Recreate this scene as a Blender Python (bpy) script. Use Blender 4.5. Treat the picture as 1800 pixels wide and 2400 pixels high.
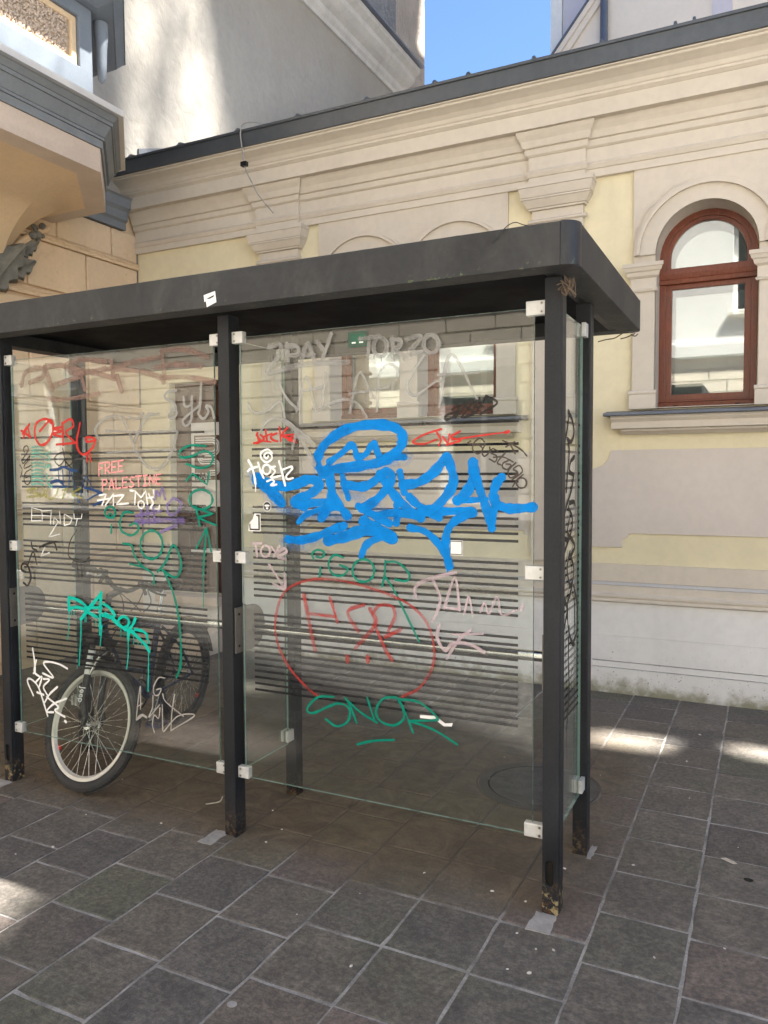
import bpy, bmesh, math, random
from mathutils import Vector, Matrix
from mathutils.geometry import tessellate_polygon
random.seed(11)
R = math.radians
for o in list(bpy.data.objects): bpy.data.objects.remove(o)
scene = bpy.context.scene
COL = scene.collection

# ------------------------------------------------------------------ camera
YAW, PITCH, ROLL, FPX = 0.456985, -0.050283, -0.0054201, 1832.48
fw = Vector((-math.sin(YAW)*math.cos(PITCH), math.cos(YAW)*math.cos(PITCH), math.sin(PITCH)))
rt = Vector((math.cos(YAW), math.sin(YAW), 0)); up = rt.cross(fw)
rt2 = rt*math.cos(ROLL)+up*math.sin(ROLL); up2 = up*math.cos(ROLL)-rt*math.sin(ROLL)
CAM = Vector((0, 0, 1.6))
cd = bpy.data.cameras.new('camera'); cam = bpy.data.objects.new('camera', cd); COL.objects.link(cam)
m = Matrix((rt2, up2, -fw)).transposed().to_4x4(); m.translation = CAM
cam.matrix_world = m
cd.sensor_fit = 'VERTICAL'; cd.sensor_height = 24.0; cd.lens = 24.0*FPX/2400.0
cd.clip_start = 0.05; cd.clip_end = 3000
scene.camera = cam

# ------------------------------------------------------------------ sky, sun, exposure
SUN_EL, SUN_AZ = R(58), R(22)                # azimuth: from +X (along the facade) towards +Y
sdir = Vector((math.cos(SUN_EL)*math.cos(SUN_AZ), math.cos(SUN_EL)*math.sin(SUN_AZ), math.sin(SUN_EL)))
w = bpy.data.worlds.new('World'); scene.world = w; w.use_nodes = True
nt = w.node_tree; bg = nt.nodes['Background']
sky = nt.nodes.new('ShaderNodeTexSky'); sky.sky_type = 'NISHITA'; sky.sun_disc = False
sky.sun_elevation = SUN_EL; sky.sun_rotation = math.atan2(sdir.x, sdir.y)
sky.altitude = 300; sky.air_density = 1.0; sky.dust_density = 0.05; sky.ozone_density = 6.0
nt.links.new(sky.outputs[0], bg.inputs[0]); bg.inputs[1].default_value = 0.036
sl = bpy.data.lights.new('sun', 'SUN'); sl.energy = 5.0; sl.angle = R(1.2); sl.color = (1.0, 0.95, 0.87)
sun = bpy.data.objects.new('sun', sl); COL.objects.link(sun)
sun.rotation_euler = sdir.to_track_quat('Z', 'Y').to_euler(); sun.location = (8, 3, 30)
vs = scene.view_settings
vs.view_transform = 'Standard'; vs.look = 'None'; vs.gamma = 1.0; vs.use_curve_mapping = False
vs.exposure = 3.05
scene.cycles.transparent_max_bounces = 40
scene.cycles.max_bounces = 8; scene.cycles.diffuse_bounces = 5; scene.cycles.glossy_bounces = 5
scene.cycles.caustics_reflective = False; scene.cycles.caustics_refractive = False
scene.cycles.sample_clamp_indirect = 4.0

# ------------------------------------------------------------------ materials
def N(nt, t, **k):
    n = nt.nodes.new('ShaderNode'+t)
    for a, b in k.items():
        if a.startswith('i_'): n.inputs[a[2:].replace('_', ' ')].default_value = b
        else: setattr(n, a, b)
    return n
def mixc(nt, fac, a, b, blend='MIX'):
    n = nt.nodes.new('ShaderNodeMix'); n.data_type = 'RGBA'; n.blend_type = blend
    for sock, v in ((n.inputs[0], fac), (n.inputs[6], a), (n.inputs[7], b)):
        if isinstance(v, (int, float)): sock.default_value = v
        elif isinstance(v, tuple): sock.default_value = v if len(v) == 4 else v+(1,)
        else: nt.links.new(v, sock)
    return n.outputs[2]
def maprange(nt, v, a, b, c=0.0, d=1.0, smooth=True):
    n = nt.nodes.new('ShaderNodeMapRange'); n.interpolation_type = 'SMOOTHSTEP' if smooth else 'LINEAR'
    nt.links.new(v, n.inputs[0]); n.inputs[1].default_value = a; n.inputs[2].default_value = b
    n.inputs[3].default_value = c; n.inputs[4].default_value = d
    return n.outputs[0]
def math_(nt, op, a, b=0.0):
    n = nt.nodes.new('ShaderNodeMath'); n.operation = op
    for s, v in ((n.inputs[0], a), (n.inputs[1], b)):
        if isinstance(v, (int, float)): s.default_value = v
        else: nt.links.new(v, s)
    return n.outputs[0]
def noise(nt, vec, scale, detail=4, rough=.55, dist=0.0, stretch=None):
    if stretch:
        mp = N(nt, 'Mapping'); mp.inputs['Scale'].default_value = stretch
        nt.links.new(vec, mp.inputs[0]); vec = mp.outputs[0]
    n = N(nt, 'TexNoise'); n.inputs['Scale'].default_value = scale; n.inputs['Detail'].default_value = detail
    n.inputs['Roughness'].default_value = rough; n.inputs['Distortion'].default_value = dist
    nt.links.new(vec, n.inputs['Vector']); return n.outputs[0]
def sc(c, k): return tuple(max(0, min(1, x*k)) for x in c)
MATS = {}
def M(name, color, rough=.7, var=.12, scale=3.0, bump=.0, bscale=60.0, metal=0.0, spec=.4, streak=0.0, extra=None, bstretch=None, bdist=.01, coat=0.0):
    """procedural surface: base colour with soft cloudy variation, fine grain and relief"""
    m = bpy.data.materials.new(name); m.use_nodes = True; nt = m.node_tree
    b = nt.nodes['Principled BSDF']; g = N(nt, 'NewGeometry'); pos = g.outputs['Position']
    f1 = maprange(nt, noise(nt, pos, scale, 5), .3, .7)
    f2 = noise(nt, pos, scale*17, 3, .6)
    c = mixc(nt, f1, sc(color, 1-var), sc(color, 1+var))
    c = mixc(nt, maprange(nt, f2, .35, .7), c, mixc(nt, 1.0, c, sc((1, 1, 1), 1-var*.8), 'MULTIPLY'))
    if streak:
        fs = maprange(nt, noise(nt, pos, 6.0, 4, .6, 0, (1, 1, .08)), .5, .75)
        c = mixc(nt, math_(nt, 'MULTIPLY', fs, streak), c, sc(color, .55))
    if extra: c = extra(nt, c, pos)
    nt.links.new(c, b.inputs['Base Color'])
    r = maprange(nt, f1, 0, 1, max(.02, rough-.06), min(1, rough+.06)); nt.links.new(r, b.inputs['Roughness'])
    b.inputs['Metallic'].default_value = metal; b.inputs['Specular IOR Level'].default_value = spec
    if coat: b.inputs['Coat Weight'].default_value = coat
    if bump:
        h = noise(nt, pos, bscale, 5, .6, .4, bstretch)
        bn = N(nt, 'Bump'); bn.inputs['Strength'].default_value = bump; bn.inputs['Distance'].default_value = bdist
        nt.links.new(h, bn.inputs['Height']); nt.links.new(bn.outputs[0], b.inputs['Normal'])
    MATS[name] = m
    return m
def xyz(nt, pos):
    s = N(nt, 'SeparateXYZ'); nt.links.new(pos, s.inputs[0]); return s.outputs

def dirt_mask(nt, pos):             # brown grime trodden under the shelter
    x, y, z = xyz(nt, pos)
    n = math_(nt, 'MULTIPLY', math_(nt, 'SUBTRACT', noise(nt, pos, 3.2, 6, .65, .8), .5), .55)
    yn = math_(nt, 'ADD', y, n)
    a = math_(nt, 'MULTIPLY', maprange(nt, yn, 2.50, 2.85), maprange(nt, yn, 5.3, 4.2))
    b = math_(nt, 'MULTIPLY', maprange(nt, math_(nt, 'ADD', x, n), -.45, -.80), maprange(nt, math_(nt, 'ADD', x, n), -6.2, -4.6))
    return math_(nt, 'MULTIPLY', a, b)
def moss_base(nt, c, pos):          # algae and splash dirt growing up from the paving
    z = xyz(nt, pos)[2]
    h = math_(nt, 'ADD', z, math_(nt, 'MULTIPLY', math_(nt, 'SUBTRACT', noise(nt, pos, 9, 5, .65), .5), .34))
    f = maprange(nt, h, .13, -.02)
    c = mixc(nt, math_(nt, 'MULTIPLY', f, .85), c, (.20, .19, .105))
    sp = maprange(nt, noise(nt, pos, 55, 3), .66, .74)
    return mixc(nt, math_(nt, 'MULTIPLY', sp, maprange(nt, h, .5, .0)), c, (.09, .085, .05))
def scuffs(nt, c, pos):
    f = maprange(nt, noise(nt, pos, 14, 6, .7, 1.5, (1, 1, 2.2)), .66, .74)
    z = xyz(nt, pos)[2]
    f = math_(nt, 'MULTIPLY', f, maprange(nt, z, 1.15, .95))
    return mixc(nt, math_(nt, 'MULTIPLY', f, .35), c, (.22, .2, .16))
def post_wear(nt, c, pos, amt=1.0):          # paint flaked off near the paving: primer, bare rust
    z = xyz(nt, pos)[2]
    n1 = noise(nt, pos, 38, 6, .7)
    f = math_(nt, 'MULTIPLY', maprange(nt, z, .13, .04), maprange(nt, n1, .52, .58))
    c = mixc(nt, math_(nt, 'MULTIPLY', f, amt), c, (.30, .24, .13))
    n2 = noise(nt, pos, 60, 5, .7)
    f2 = math_(nt, 'MULTIPLY', maprange(nt, z, .2, .0), maprange(nt, n2, .52, .62))
    c = mixc(nt, f2, c, (.10, .05, .025))
    sc_ = maprange(nt, noise(nt, pos, 30, 6, .75, 2.0, (1.5, 1.5, .25)), .70, .76)
    return mixc(nt, math_(nt, 'MULTIPLY', sc_, .45), c, (.25, .26, .27))
def fascia_dust(nt, c, pos):
    f = maprange(nt, noise(nt, pos, 5, 6, .7, .6, (1, 1, .6)), .42, .72)
    c = mixc(nt, math_(nt, 'MULTIPLY', f, .55), c, (.070, .070, .067))
    s = maprange(nt, noise(nt, pos, 26, 6, .8, 2.5, (1, 1, .2)), .72, .77)
    return mixc(nt, math_(nt, 'MULTIPLY', s, .5), c, (.28, .28, .27))
def lichen(nt, c, pos):
    f = maprange(nt, noise(nt, pos, 40, 5, .7), .6, .66)
    z = xyz(nt, pos)[2]
    f = math_(nt, 'MULTIPLY', f, maprange(nt, z, 2.32, 2.27))
    return mixc(nt, math_(nt, 'MULTIPLY', f, .6), fascia_dust(nt, c, pos), (.16, .19, .09))
def old_plaster(nt, c, pos):
    f = maprange(nt, noise(nt, pos, .9, 6, .65, .8), .45, .75)
    c = mixc(nt, math_(nt, 'MULTIPLY', f, .5), c, (.34, .31, .26))
    z = xyz(nt, pos)[2]
    d = math_(nt, 'ADD', z, math_(nt, 'MULTIPLY', noise(nt, pos, 1.6, 5, .6, 0, (1, 1, .3)), 1.6))
    f = math_(nt, 'MULTIPLY', maprange(nt, d, 7.2, 8.6), .45)
    return mixc(nt, f, c, (.30, .255, .20))
def orange_dirt(nt, c, pos):
    f = maprange(nt, noise(nt, pos, 3.5, 6, .7, 1.0), .55, .8)
    c = mixc(nt, math_(nt, 'MULTIPLY', f, .45), c, (.42, .26, .14))
    f = maprange(nt, noise(nt, pos, 14, 5, .7), .62, .72)
    return mixc(nt, math_(nt, 'MULTIPLY', f, .3), c, (.3, .2, .13))
def wood_grain(nt, c, pos):
    f = noise(nt, pos, 9, 6, .7, .3, (14, 14, 1))
    return mixc(nt, maprange(nt, f, .35, .7), c, mixc(nt, 1.0, c, (.62, .55, .5), 'MULTIPLY'))

M('yellow_plaster', (.73, .66, .46), .85, .06, .9, .3, 120, streak=.10, extra=scuffs, bdist=.002)
M('stucco_grey', (.60, .545, .465), .85, .06, 1.1, .35, 120, streak=.07, bdist=.002)
M('stucco_panel', (.61, .555, .505), .85, .05, 1.2, .25, 150, extra=scuffs, bdist=.002)
M('stucco_band', (.52, .52, .54), .8, .05, 2, .2, 150, bdist=.002)
M('plinth_white', (.76, .75, .74), .85, .06, 1.0, .3, 120, streak=.08, extra=lambda nt, c, p: moss_base(nt, scuffs(nt, c, p), p), bdist=.002)
M('zinc_sheet', (.40, .42, .44), .45, .1, 1.2, .1, 20, metal=.2, streak=.2)  # roof sheet kept pale so it bounces sun onto the white side wall
M('roof_metal', (.095, .105, .115), .42, .12, 1.2, .1, 20, metal=.3, streak=.3)
M('wood_brown', (.20, .052, .022), .38, .15, 4, .1, 80, spec=.5, extra=wood_grain)
M('sill_metal', (.16, .175, .20), .45, .08, 3, .1, 40, metal=.3)
M('reveal_white', (.70, .69, .67), .8, .04, 2)
M('blind_cloth', (.42, .42, .42), .9, .02, 2)
M('orange_plaster', (.74, .56, .37), .88, .07, 1.6, .4, 70, extra=orange_dirt, bdist=.004)
M('orange_smooth', (.74, .56, .36), .85, .06, 1.6, .35, 50, bdist=.004)
M('stone_tan', (.60, .49, .40), .85, .07, 3, .35, 90, bdist=.003)
M('blue_grey_paint', (.20, .235, .28), .6, .08, 3, .35, 70, streak=.15, bdist=.003)
M('blue_grey_dark', (.215, .235, .255), .6, .1, 3, .3, 70, streak=.3, bdist=.003)
M('ledge_metal', (.62, .63, .64), .35, .05, 3, metal=.5)
M('carved_grey', (.20, .195, .17), .8, .25, 12, .4, 60)
M('roughcast_tan', (.52, .42, .31), .95, .12, 5, 1.0, 26, bdist=.03)
M('old_white_plaster', (.385, .36, .32), .9, .08, .8, .55, 6.5, extra=old_plaster, bdist=.035, bstretch=(1, 1, 1))
M('eaves_stone', (.55, .52, .48), .85, .1, 3, .4, 30, streak=.45, bdist=.006)
M('roughcast_brown', (.38, .33, .285), .95, .14, 2.5, 1.0, 22, bdist=.05, bstretch=(1, 1, .35))
M('pale_cream', (.74, .66, .57), .85, .04, 1, .2, 90, bdist=.002)
M('lavender_paint', (.55, .52, .57), .85, .05, 1, .2, 90, bdist=.002)
M('drain_metal', (.12, .135, .17), .4, .08, 3, metal=.3)
M('facade_cream', (.84, .76, .63), .85, .07, 1.3, .3, 60, streak=.12, bdist=.003)
M('facade_white', (.78, .77, .74), .85, .05, 1.3, .2, 60)
M('rough_render', (.50, .48, .43), .95, .08, 3, 1.0, 35, bdist=.02)
M('door_brown', (.075, .026, .018), .4, .2, 4, .2, 60, extra=wood_grain)
M('dark_glass', (.02, .024, .026), .06, .1, 2, spec=.6)
M('poster_brown', (.10, .05, .035), .5, .08, 4)
M('paper_white', (.78, .78, .76), .6, .05, 8)
M('shelter_paint', (.020, .0215, .025), .5, .22, 5, .25, 220, spec=.22, extra=lambda nt, c, p: post_wear(nt, c, p, .25), bdist=.0015)
M('shelter_paint_worn', (.020, .0215, .025), .5, .22, 5, .25, 220, spec=.22, extra=lambda nt, c, p: post_wear(nt, c, p, 1.0), bdist=.0015)
M('fascia_paint', (.036, .037, .039), .55, .18, 2.0, .25, 160, spec=.2, extra=lichen, bdist=.0015)
M('fascia_corner', (.020, .022, .028), .4, .12, 4, .1, 160, spec=.3, extra=lichen)
M('ceiling_black', (.006, .006, .007), .7, .2, 4, spec=.1)
M('slot_dark', (.012, .010, .008), .9, .3, 30)
M('clamp_white', (.60, .60, .585), .42, .1, 30, .15, 200, metal=.25, streak=.2)
M('steel', (.62, .62, .61), .2, .06, 8, metal=1.0, bump=.06, bscale=30, bstretch=(1, 30, 30))
M('steel_dull', (.16, .145, .13), .45, .15, 8, metal=.5)
M('screw', (.35, .34, .32), .35, .1, 50, metal=.8)
M('stripe_black', (.016, .016, .017), .07, .15, 12, spec=.5)
M('sticker_white', (.80, .79, .77), .6, .06, 25)
M('sticker_black', (.02, .02, .02), .5, .1, 20)
M('mortar_light', (.33, .32, .305), .95, .35, 7, .8, 90, bdist=.004,
  extra=lambda nt, c, p: mixc(nt, math_(nt, 'MULTIPLY', dirt_mask(nt, p), .92), c, (.085, .072, .058)))
M('granite_setts', (.165, .158, .148), .85, .25, 6, .6, 60, bdist=.004)
M('manhole_lid', (.10, .097, .092), .95, .25, 14, .8, 60, bdist=.006)
M('concrete_patch', (.34, .33, .32), .95, .12, 20, .8, 60, bdist=.006)
M('cast_iron', (.085, .08, .074), .75, .25, 12, .6, 50, bdist=.004)
M('pebble_pale', (.62, .60, .57), .8, .15, 40, .4, 90)
M('tyre_rubber', (.045, .045, .046), .75, .2, 12, .35, 120)
M('tyre_wall', (.032, .032, .033), .7, .2, 12)
M('rim_silver', (.52, .51, .47), .38, .06, 12, metal=.35)
M('spoke_steel', (.50, .49, .46), .3, .1, 30, metal=.7)
M('bike_black', (.012, .012, .013), .4, .2, 12, .1, 60)
M('bike_navy', (.02, .032, .085), .3, .15, 9, spec=.5)
M('bike_chrome', (.55, .55, .55), .22, .08, 20, metal=.9)
M('bike_white', (.8, .8, .8), .4, .05, 20)
M('red_plastic', (.45, .02, .02), .4, .1, 20)
M('cable_grey', (.33, .32, .30), .5, .15, 20)
M('twig', (.14, .10, .07), .9, .2, 40)
M('leaf_dry', (.55, .5, .42), .8, .2, 40)
M('green_box', (.02, .10, .06), .5, .1, 20)
def paver_material():
    m = bpy.data.materials.new('slate_paver'); m.use_nodes = True; nt = m.node_tree
    b = nt.nodes['Principled BSDF']; pos = N(nt, 'NewGeometry').outputs['Position']
    oi = N(nt, 'ObjectInfo'); rnd = oi.outputs['Random']
    cr = N(nt, 'ValToRGB'); nt.links.new(rnd, cr.inputs[0]); cr.color_ramp.interpolation = 'LINEAR'
    cols = [(0, (.112, .107, .104)), (.14, (.140, .129, .113)), (.30, (.116, .110, .107)), (.46, (.116, .119, .092)), (.60, (.138, .117, .110)), (.74, (.100, .097, .096)), (.88, (.128, .121, .113)), (1, (.152, .141, .127))]
    e = cr.color_ramp.elements
    e[0].position, e[0].color = 0, cols[0][1]+(1,); e[1].position, e[1].color = 1, cols[-1][1]+(1,)
    for p, c in cols[1:-1]:
        k = e.new(p); k.color = c+(1,)
    mp = N(nt, 'Mapping'); nt.links.new(pos, mp.inputs[0])
    cm = N(nt, 'CombineXYZ'); nt.links.new(math_(nt, 'MULTIPLY', rnd, 37.0), cm.inputs[2]); nt.links.new(cm.outputs[0], mp.inputs['Location'])
    v = mp.outputs[0]
    c = cr.outputs[0]
    n1 = noise(nt, v, 7, 7, .68, 1.2)
    c = mixc(nt, maprange(nt, n1, .3, .72), mixc(nt, 1.0, c, (.70, .69, .70), 'MULTIPLY'), mixc(nt, 1.0, c, (1.18, 1.16, 1.12), 'MULTIPLY'))
    big = noise(nt, pos, 1.1, 4, .6)
    c = mixc(nt, math_(nt, 'MULTIPLY', maprange(nt, big, .5, .7), .5), c, (.084, .094, .064))
    n2 = noise(nt, v, 52, 6, .8)
    c = mixc(nt, maprange(nt, n2, .38, .68), mixc(nt, 1.0, c, (.8, .8, .8), 'MULTIPLY'), mixc(nt, 1.0, c, (1.6, 1.55, 1.5), 'MULTIPLY'))
    sp = maprange(nt, noise(nt, v, 160, 2, .5), .72, .78)
    c = mixc(nt, math_(nt, 'MULTIPLY', sp, .35), c, (.26, .25, .24))
    dm = dirt_mask(nt, pos)
    d1 = noise(nt, pos, 5.5, 7, .72, 1.6)
    dc = mixc(nt, maprange(nt, d1, .35, .7), (.082, .063, .044), (.165, .128, .088))
    c = mixc(nt, math_(nt, 'MULTIPLY', dm, .78), c, dc)
    fl = math_(nt, 'MULTIPLY', maprange(nt, noise(nt, pos, 24, 6, .8, 2.4), .69, .73), dm)
    c = mixc(nt, math_(nt, 'MULTIPLY', fl, .5), c, (.24, .20, .13))
    nt.links.new(c, b.inputs['Base Color'])
    nt.links.new(maprange(nt, n1, .2, .8, .55, .8), b.inputs['Roughness'])
    b.inputs['Specular IOR Level'].default_value = .35
    h1 = noise(nt, v, 16, 8, .7, .9, (1, 2.4, 1)); h2 = noise(nt, v, 130, 4, .7)
    hh = math_(nt, 'ADD', math_(nt, 'MULTIPLY', h1, .8), math_(nt, 'MULTIPLY', h2, .22))
    bn = N(nt, 'Bump'); bn.inputs['Strength'].default_value = .9; bn.inputs['Distance'].default_value = .009
    nt.links.new(hh, bn.inputs['Height']); nt.links.new(bn.outputs[0], b.inputs['Normal'])
    MATS['slate_paver'] = m
def glass_material(name, tint, dirt, rough=0.0, dscale=2.0, ior_v=1.55):
    """clear sheet: Fresnel reflection over straight transmission, with a film of dust"""
    m = bpy.data.materials.new(name); m.use_nodes = True; nt = m.node_tree
    for n in list(nt.nodes):
        if n.type != 'OUTPUT_MATERIAL': nt.nodes.remove(n)
    out = nt.nodes['Material Output']; g = N(nt, 'NewGeometry')
    ior = N(nt, 'MapRange'); nt.links.new(g.outputs['Backfacing'], ior.inputs[0])
    ior.inputs[3].default_value = ior_v; ior.inputs[4].default_value = 1/ior_v
    fr = N(nt, 'Fresnel'); nt.links.new(ior.outputs[0], fr.inputs[0])
    tr = N(nt, 'BsdfTransparent'); tr.inputs[0].default_value = tint+(1,)
    gl = N(nt, 'BsdfGlossy'); gl.inputs['Roughness'].default_value = rough; gl.inputs[0].default_value = (1, 1, 1, 1)
    df = N(nt, 'BsdfDiffuse'); df.inputs[0].default_value = (.55, .55, .50, 1)
    mx = N(nt, 'MixShader'); nt.links.new(fr.outputs[0], mx.inputs[0]); nt.links.new(tr.outputs[0], mx.inputs[1]); nt.links.new(gl.outputs[0], mx.inputs[2])
    pos = g.outputs['Position']
    d = maprange(nt, noise(nt, pos, dscale, 7, .7, .8), .3, .8, dirt*.35, dirt*1.5)
    st = maprange(nt, noise(nt, pos, 7, 5, .7, .3, (3, 3, .25)), .58, .72, 0, dirt*.8)
    m2 = N(nt, 'MixShader'); nt.links.new(math_(nt, 'ADD', d, st), m2.inputs[0]); nt.links.new(mx.outputs[0], m2.inputs[1]); nt.links.new(df.outputs[0], m2.inputs[2])
    nt.links.new(m2.outputs[0], out.inputs[0])
    MATS[name] = m
def paint_material(name, color, mode):
    """graffiti: UV.x runs across the stroke (0 and 1 at its rims), UV.y along it in metres"""
    m = bpy.data.materials.new(name); m.use_nodes = True; nt = m.node_tree
    b = nt.nodes['Principled BSDF']; out = nt.nodes['Material Output']
    uv = N(nt, 'UVMap'); x, y, z = xyz(nt, uv.outputs[0]); pos = N(nt, 'NewGeometry').outputs['Position']
    e = math_(nt, 'MULTIPLY', math_(nt, 'SUBTRACT', .5, math_(nt, 'ABSOLUTE', math_(nt, 'SUBTRACT', x, .5))), 2.0)  # 0 rim .. 1 centre
    cv = N(nt, 'CombineXYZ'); nt.links.new(math_(nt, 'MULTIPLY', x, 6.0), cv.inputs[0]); nt.links.new(math_(nt, 'MULTIPLY', y, 7.0), cv.inputs[1])
    streak = noise(nt, cv.outputs[0], 1.6, 4, .6)
    blot = noise(nt, pos, 22, 5, .65)
    if mode == 'spray': a = maprange(nt, e, .0, .15); k = maprange(nt, blot, .25, .75, .96, 1.0)
    elif mode == 'paint': a = maprange(nt, math_(nt, 'ADD', e, math_(nt, 'MULTIPLY', math_(nt, 'SUBTRACT', blot, .5), .3)), .0, .2); k = maprange(nt, streak, .25, .6, .85, 1.0)
    elif mode == 'marker': a = maprange(nt, math_(nt, 'ADD', e, math_(nt, 'MULTIPLY', math_(nt, 'SUBTRACT', blot, .5), .4)), .0, .3); k = maprange(nt, streak, .25, .6, .7, 1.0)
    elif mode == 'halo': a = maprange(nt, e, .0, 1.0); k = maprange(nt, noise(nt, pos, 60, 4, .7), .3, .7, .05, .38)
    else: a = maprange(nt, e, .0, .5); k = math_(nt, 'MULTIPLY', maprange(nt, streak, .3, .7, .5, .95), maprange(nt, noise(nt, pos, 9, 4, .6), .3, .65, .6, 1.0))
    alpha = math_(nt, 'MULTIPLY', a, k)
    c = mixc(nt, maprange(nt, blot, .3, .7), sc(color, .88), sc(color, 1.08))
    nt.links.new(c, b.inputs['Base Color']); b.inputs['Roughness'].default_value = .65; b.inputs['Specular IOR Level'].default_value = .12
    tr = N(nt, 'BsdfTransparent'); mx = N(nt, 'MixShader')
    nt.links.new(alpha, mx.inputs[0]); nt.links.new(tr.outputs[0], mx.inputs[1]); nt.links.new(b.outputs[0], mx.inputs[2])
    nt.links.new(mx.outputs[0], out.inputs[0])
    return m
paver_material()
glass_material('shelter_glass', (.95, .972, .958), .008, ior_v=1.47)
glass_material('side_glass', (.94, .965, .95), .035)
glass_material('window_glass', (.93, .95, .94), .002, ior_v=2.1)
M('glass_edge', (.20, .33, .29), .3, .1, 10, spec=.6)

# ------------------------------------------------------------------ mesh helpers
def box(bm, x0, x1, y0, y1, z0, z1):
    v = [bm.verts.new((x, y, z)) for z in (z0, z1) for y in (y0, y1) for x in (x0, x1)]
    fs = []
    for f in ((0, 2, 3, 1), (4, 5, 7, 6), (0, 1, 5, 4), (2, 6, 7, 3), (0, 4, 6, 2), (1, 3, 7, 5)):
        fs.append(bm.faces.new([v[i] for i in f]))
    return fs
def B(*a):
    bm = bmesh.new(); box(bm, *a); return bm
def area2(p): return sum(p[i][0]*p[(i+1) % len(p)][1]-p[(i+1) % len(p)][0]*p[i][1] for i in range(len(p)))
def plate(outer, holes, t, n0, n1, bm=None):
    """prism with holes. points are (a,b); t maps (a,b,n)->xyz; n0/n1 the two faces"""
    bm = bm or bmesh.new()
    loops = [list(outer)]+[list(h) for h in holes]
    tri = tessellate_polygon([[Vector((a, b, 0)) for a, b in l] for l in loops])
    flat = [p for l in loops for p in l]
    va = [bm.verts.new(t(a, b, n0)) for a, b in flat]; vb = [bm.verts.new(t(a, b, n1)) for a, b in flat]
    for i, j, k in tri:
        for vv in ((va[i], va[j], va[k]), (vb[k], vb[j], vb[i])):
            try: bm.faces.new(vv)
            except ValueError: pass
    o = 0
    for l in loops:
        n = len(l)
        for i in range(n):
            j = (i+1) % n
            try: bm.faces.new((va[o+i], vb[o+i], vb[o+j], va[o+j]))
            except ValueError: pass
        o += n
    bmesh.ops.recalc_face_normals(bm, faces=bm.faces)
    return bm
XZ = lambda a, b, n: (a, n, b)      # plate standing along the facade
YZ = lambda a, b, n: (n, a, b)
XY = lambda a, b, n: (a, b, n)
def extrude(profile, t, n0, n1): return plate(profile, [], t, n0, n1)
def tube(bm, pts, r, n=10, cap=True, radii=None):
    pts = [Vector(p) for p in pts]; rings = []
    prev = None
    for i, p in enumerate(pts):
        d = (pts[min(i+1, len(pts)-1)]-pts[max(i-1, 0)]).normalized()
        if prev is None:
            a = Vector((0, 0, 1)) if abs(d.z) < .9 else Vector((1, 0, 0)); u = d.cross(a).normalized()
        else:
            u = (prev-d*prev.dot(d)).normalized()
        prev = u; v = d.cross(u); rr = radii[i] if radii else r
        rings.append([bm.verts.new(p+(u*math.cos(2*math.pi*k/n)+v*math.sin(2*math.pi*k/n))*rr) for k in range(n)])
    for a, b in zip(rings, rings[1:]):
        for k in range(n): bm.faces.new((a[k], a[(k+1) % n], b[(k+1) % n], b[k]))
    if cap: bm.faces.new(rings[0][::-1]); bm.faces.new(rings[-1])
    return bm
def torus(bm, c, R0, r, axis_m, nu=48, nv=10, rz=None):
    rings = []
    for i in range(nu):
        a = 2*math.pi*i/nu; ring = []
        for j in range(nv):
            b = 2*math.pi*j/nv
            q = Vector(((R0+r*math.cos(b))*math.cos(a), (rz or r)*math.sin(b), (R0+r*math.cos(b))*math.sin(a)))
            ring.append(bm.verts.new(axis_m @ q+Vector(c)))
        rings.append(ring)
    for i in range(nu):
        for j in range(nv):
            bm.faces.new((rings[i][j], rings[i][(j+1) % nv], rings[(i+1) % nu][(j+1) % nv], rings[(i+1) % nu][j]))
    return bm
def catmull(P, k=8):
    P = [Vector(p) for p in P]
    if len(P) < 3: return P
    Q = [P[0]*2-P[1]]+P+[P[-1]*2-P[-2]]; out = []
    for i in range(1, len(Q)-2):
        for s in range(k):
            t = s/k; a, b, c, d = Q[i-1], Q[i], Q[i+1], Q[i+2]
            out.append(.5*((2*b)+(c-a)*t+(2*a-5*b+4*c-d)*t*t+(3*b-a-3*c+d)*t**3))
    out.append(P[-1]); return out
def obj(name, bm, mat, parent=None, smooth=False, bevel=0.0, mats=None):
    if isinstance(bm, bmesh.types.BMesh):
        me = bpy.data.meshes.new(name); bm.to_mesh(me); bm.free()
    else: me = bm
    o = bpy.data.objects.new(name, me); COL.objects.link(o)
    if not me.materials:
        for mm in (mats or [mat]): me.materials.append(MATS[mm] if isinstance(mm, str) else mm)
    if smooth:
        for p in me.polygons: p.use_smooth = True
        me.set_sharp_from_angle(angle=R(38))
    if bevel:
        bv = o.modifiers.new('edge', 'BEVEL'); bv.width = bevel; bv.segments = 2; bv.limit_method = 'ANGLE'; bv.angle_limit = R(40)
    if parent: attach(o, parent)
    return o
def attach(o, p):
    o.parent = p
    o.matrix_parent_inverse = Matrix.Translation(-p.location) if p.type == 'EMPTY' else Matrix.Identity(4)
def tag(o, label, cat, group=None):
    o['label'] = label; o['category'] = cat
    if group: o['group'] = group
    return o
def thing(name, label, cat, loc=(0, 0, 0), group=None):
    o = bpy.data.objects.new(name, None); COL.objects.link(o); o.location = loc; o.empty_display_size = .2
    return tag(o, label, cat, group)
def struct(o): o['kind'] = 'structure'; return o
def arc(cx, cz, r, a0, a1, n): return [(cx+r*math.cos(R(a0+(a1-a0)*i/n)), cz+r*math.sin(R(a0+(a1-a0)*i/n))) for i in range(n+1)]
def arched(cx, hw, z0, zs, n=20, r=None):
    r = r or hw
    return [(cx-hw, z0), (cx+hw, z0)]+arc(cx, zs, r, 0, 180, n)
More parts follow.
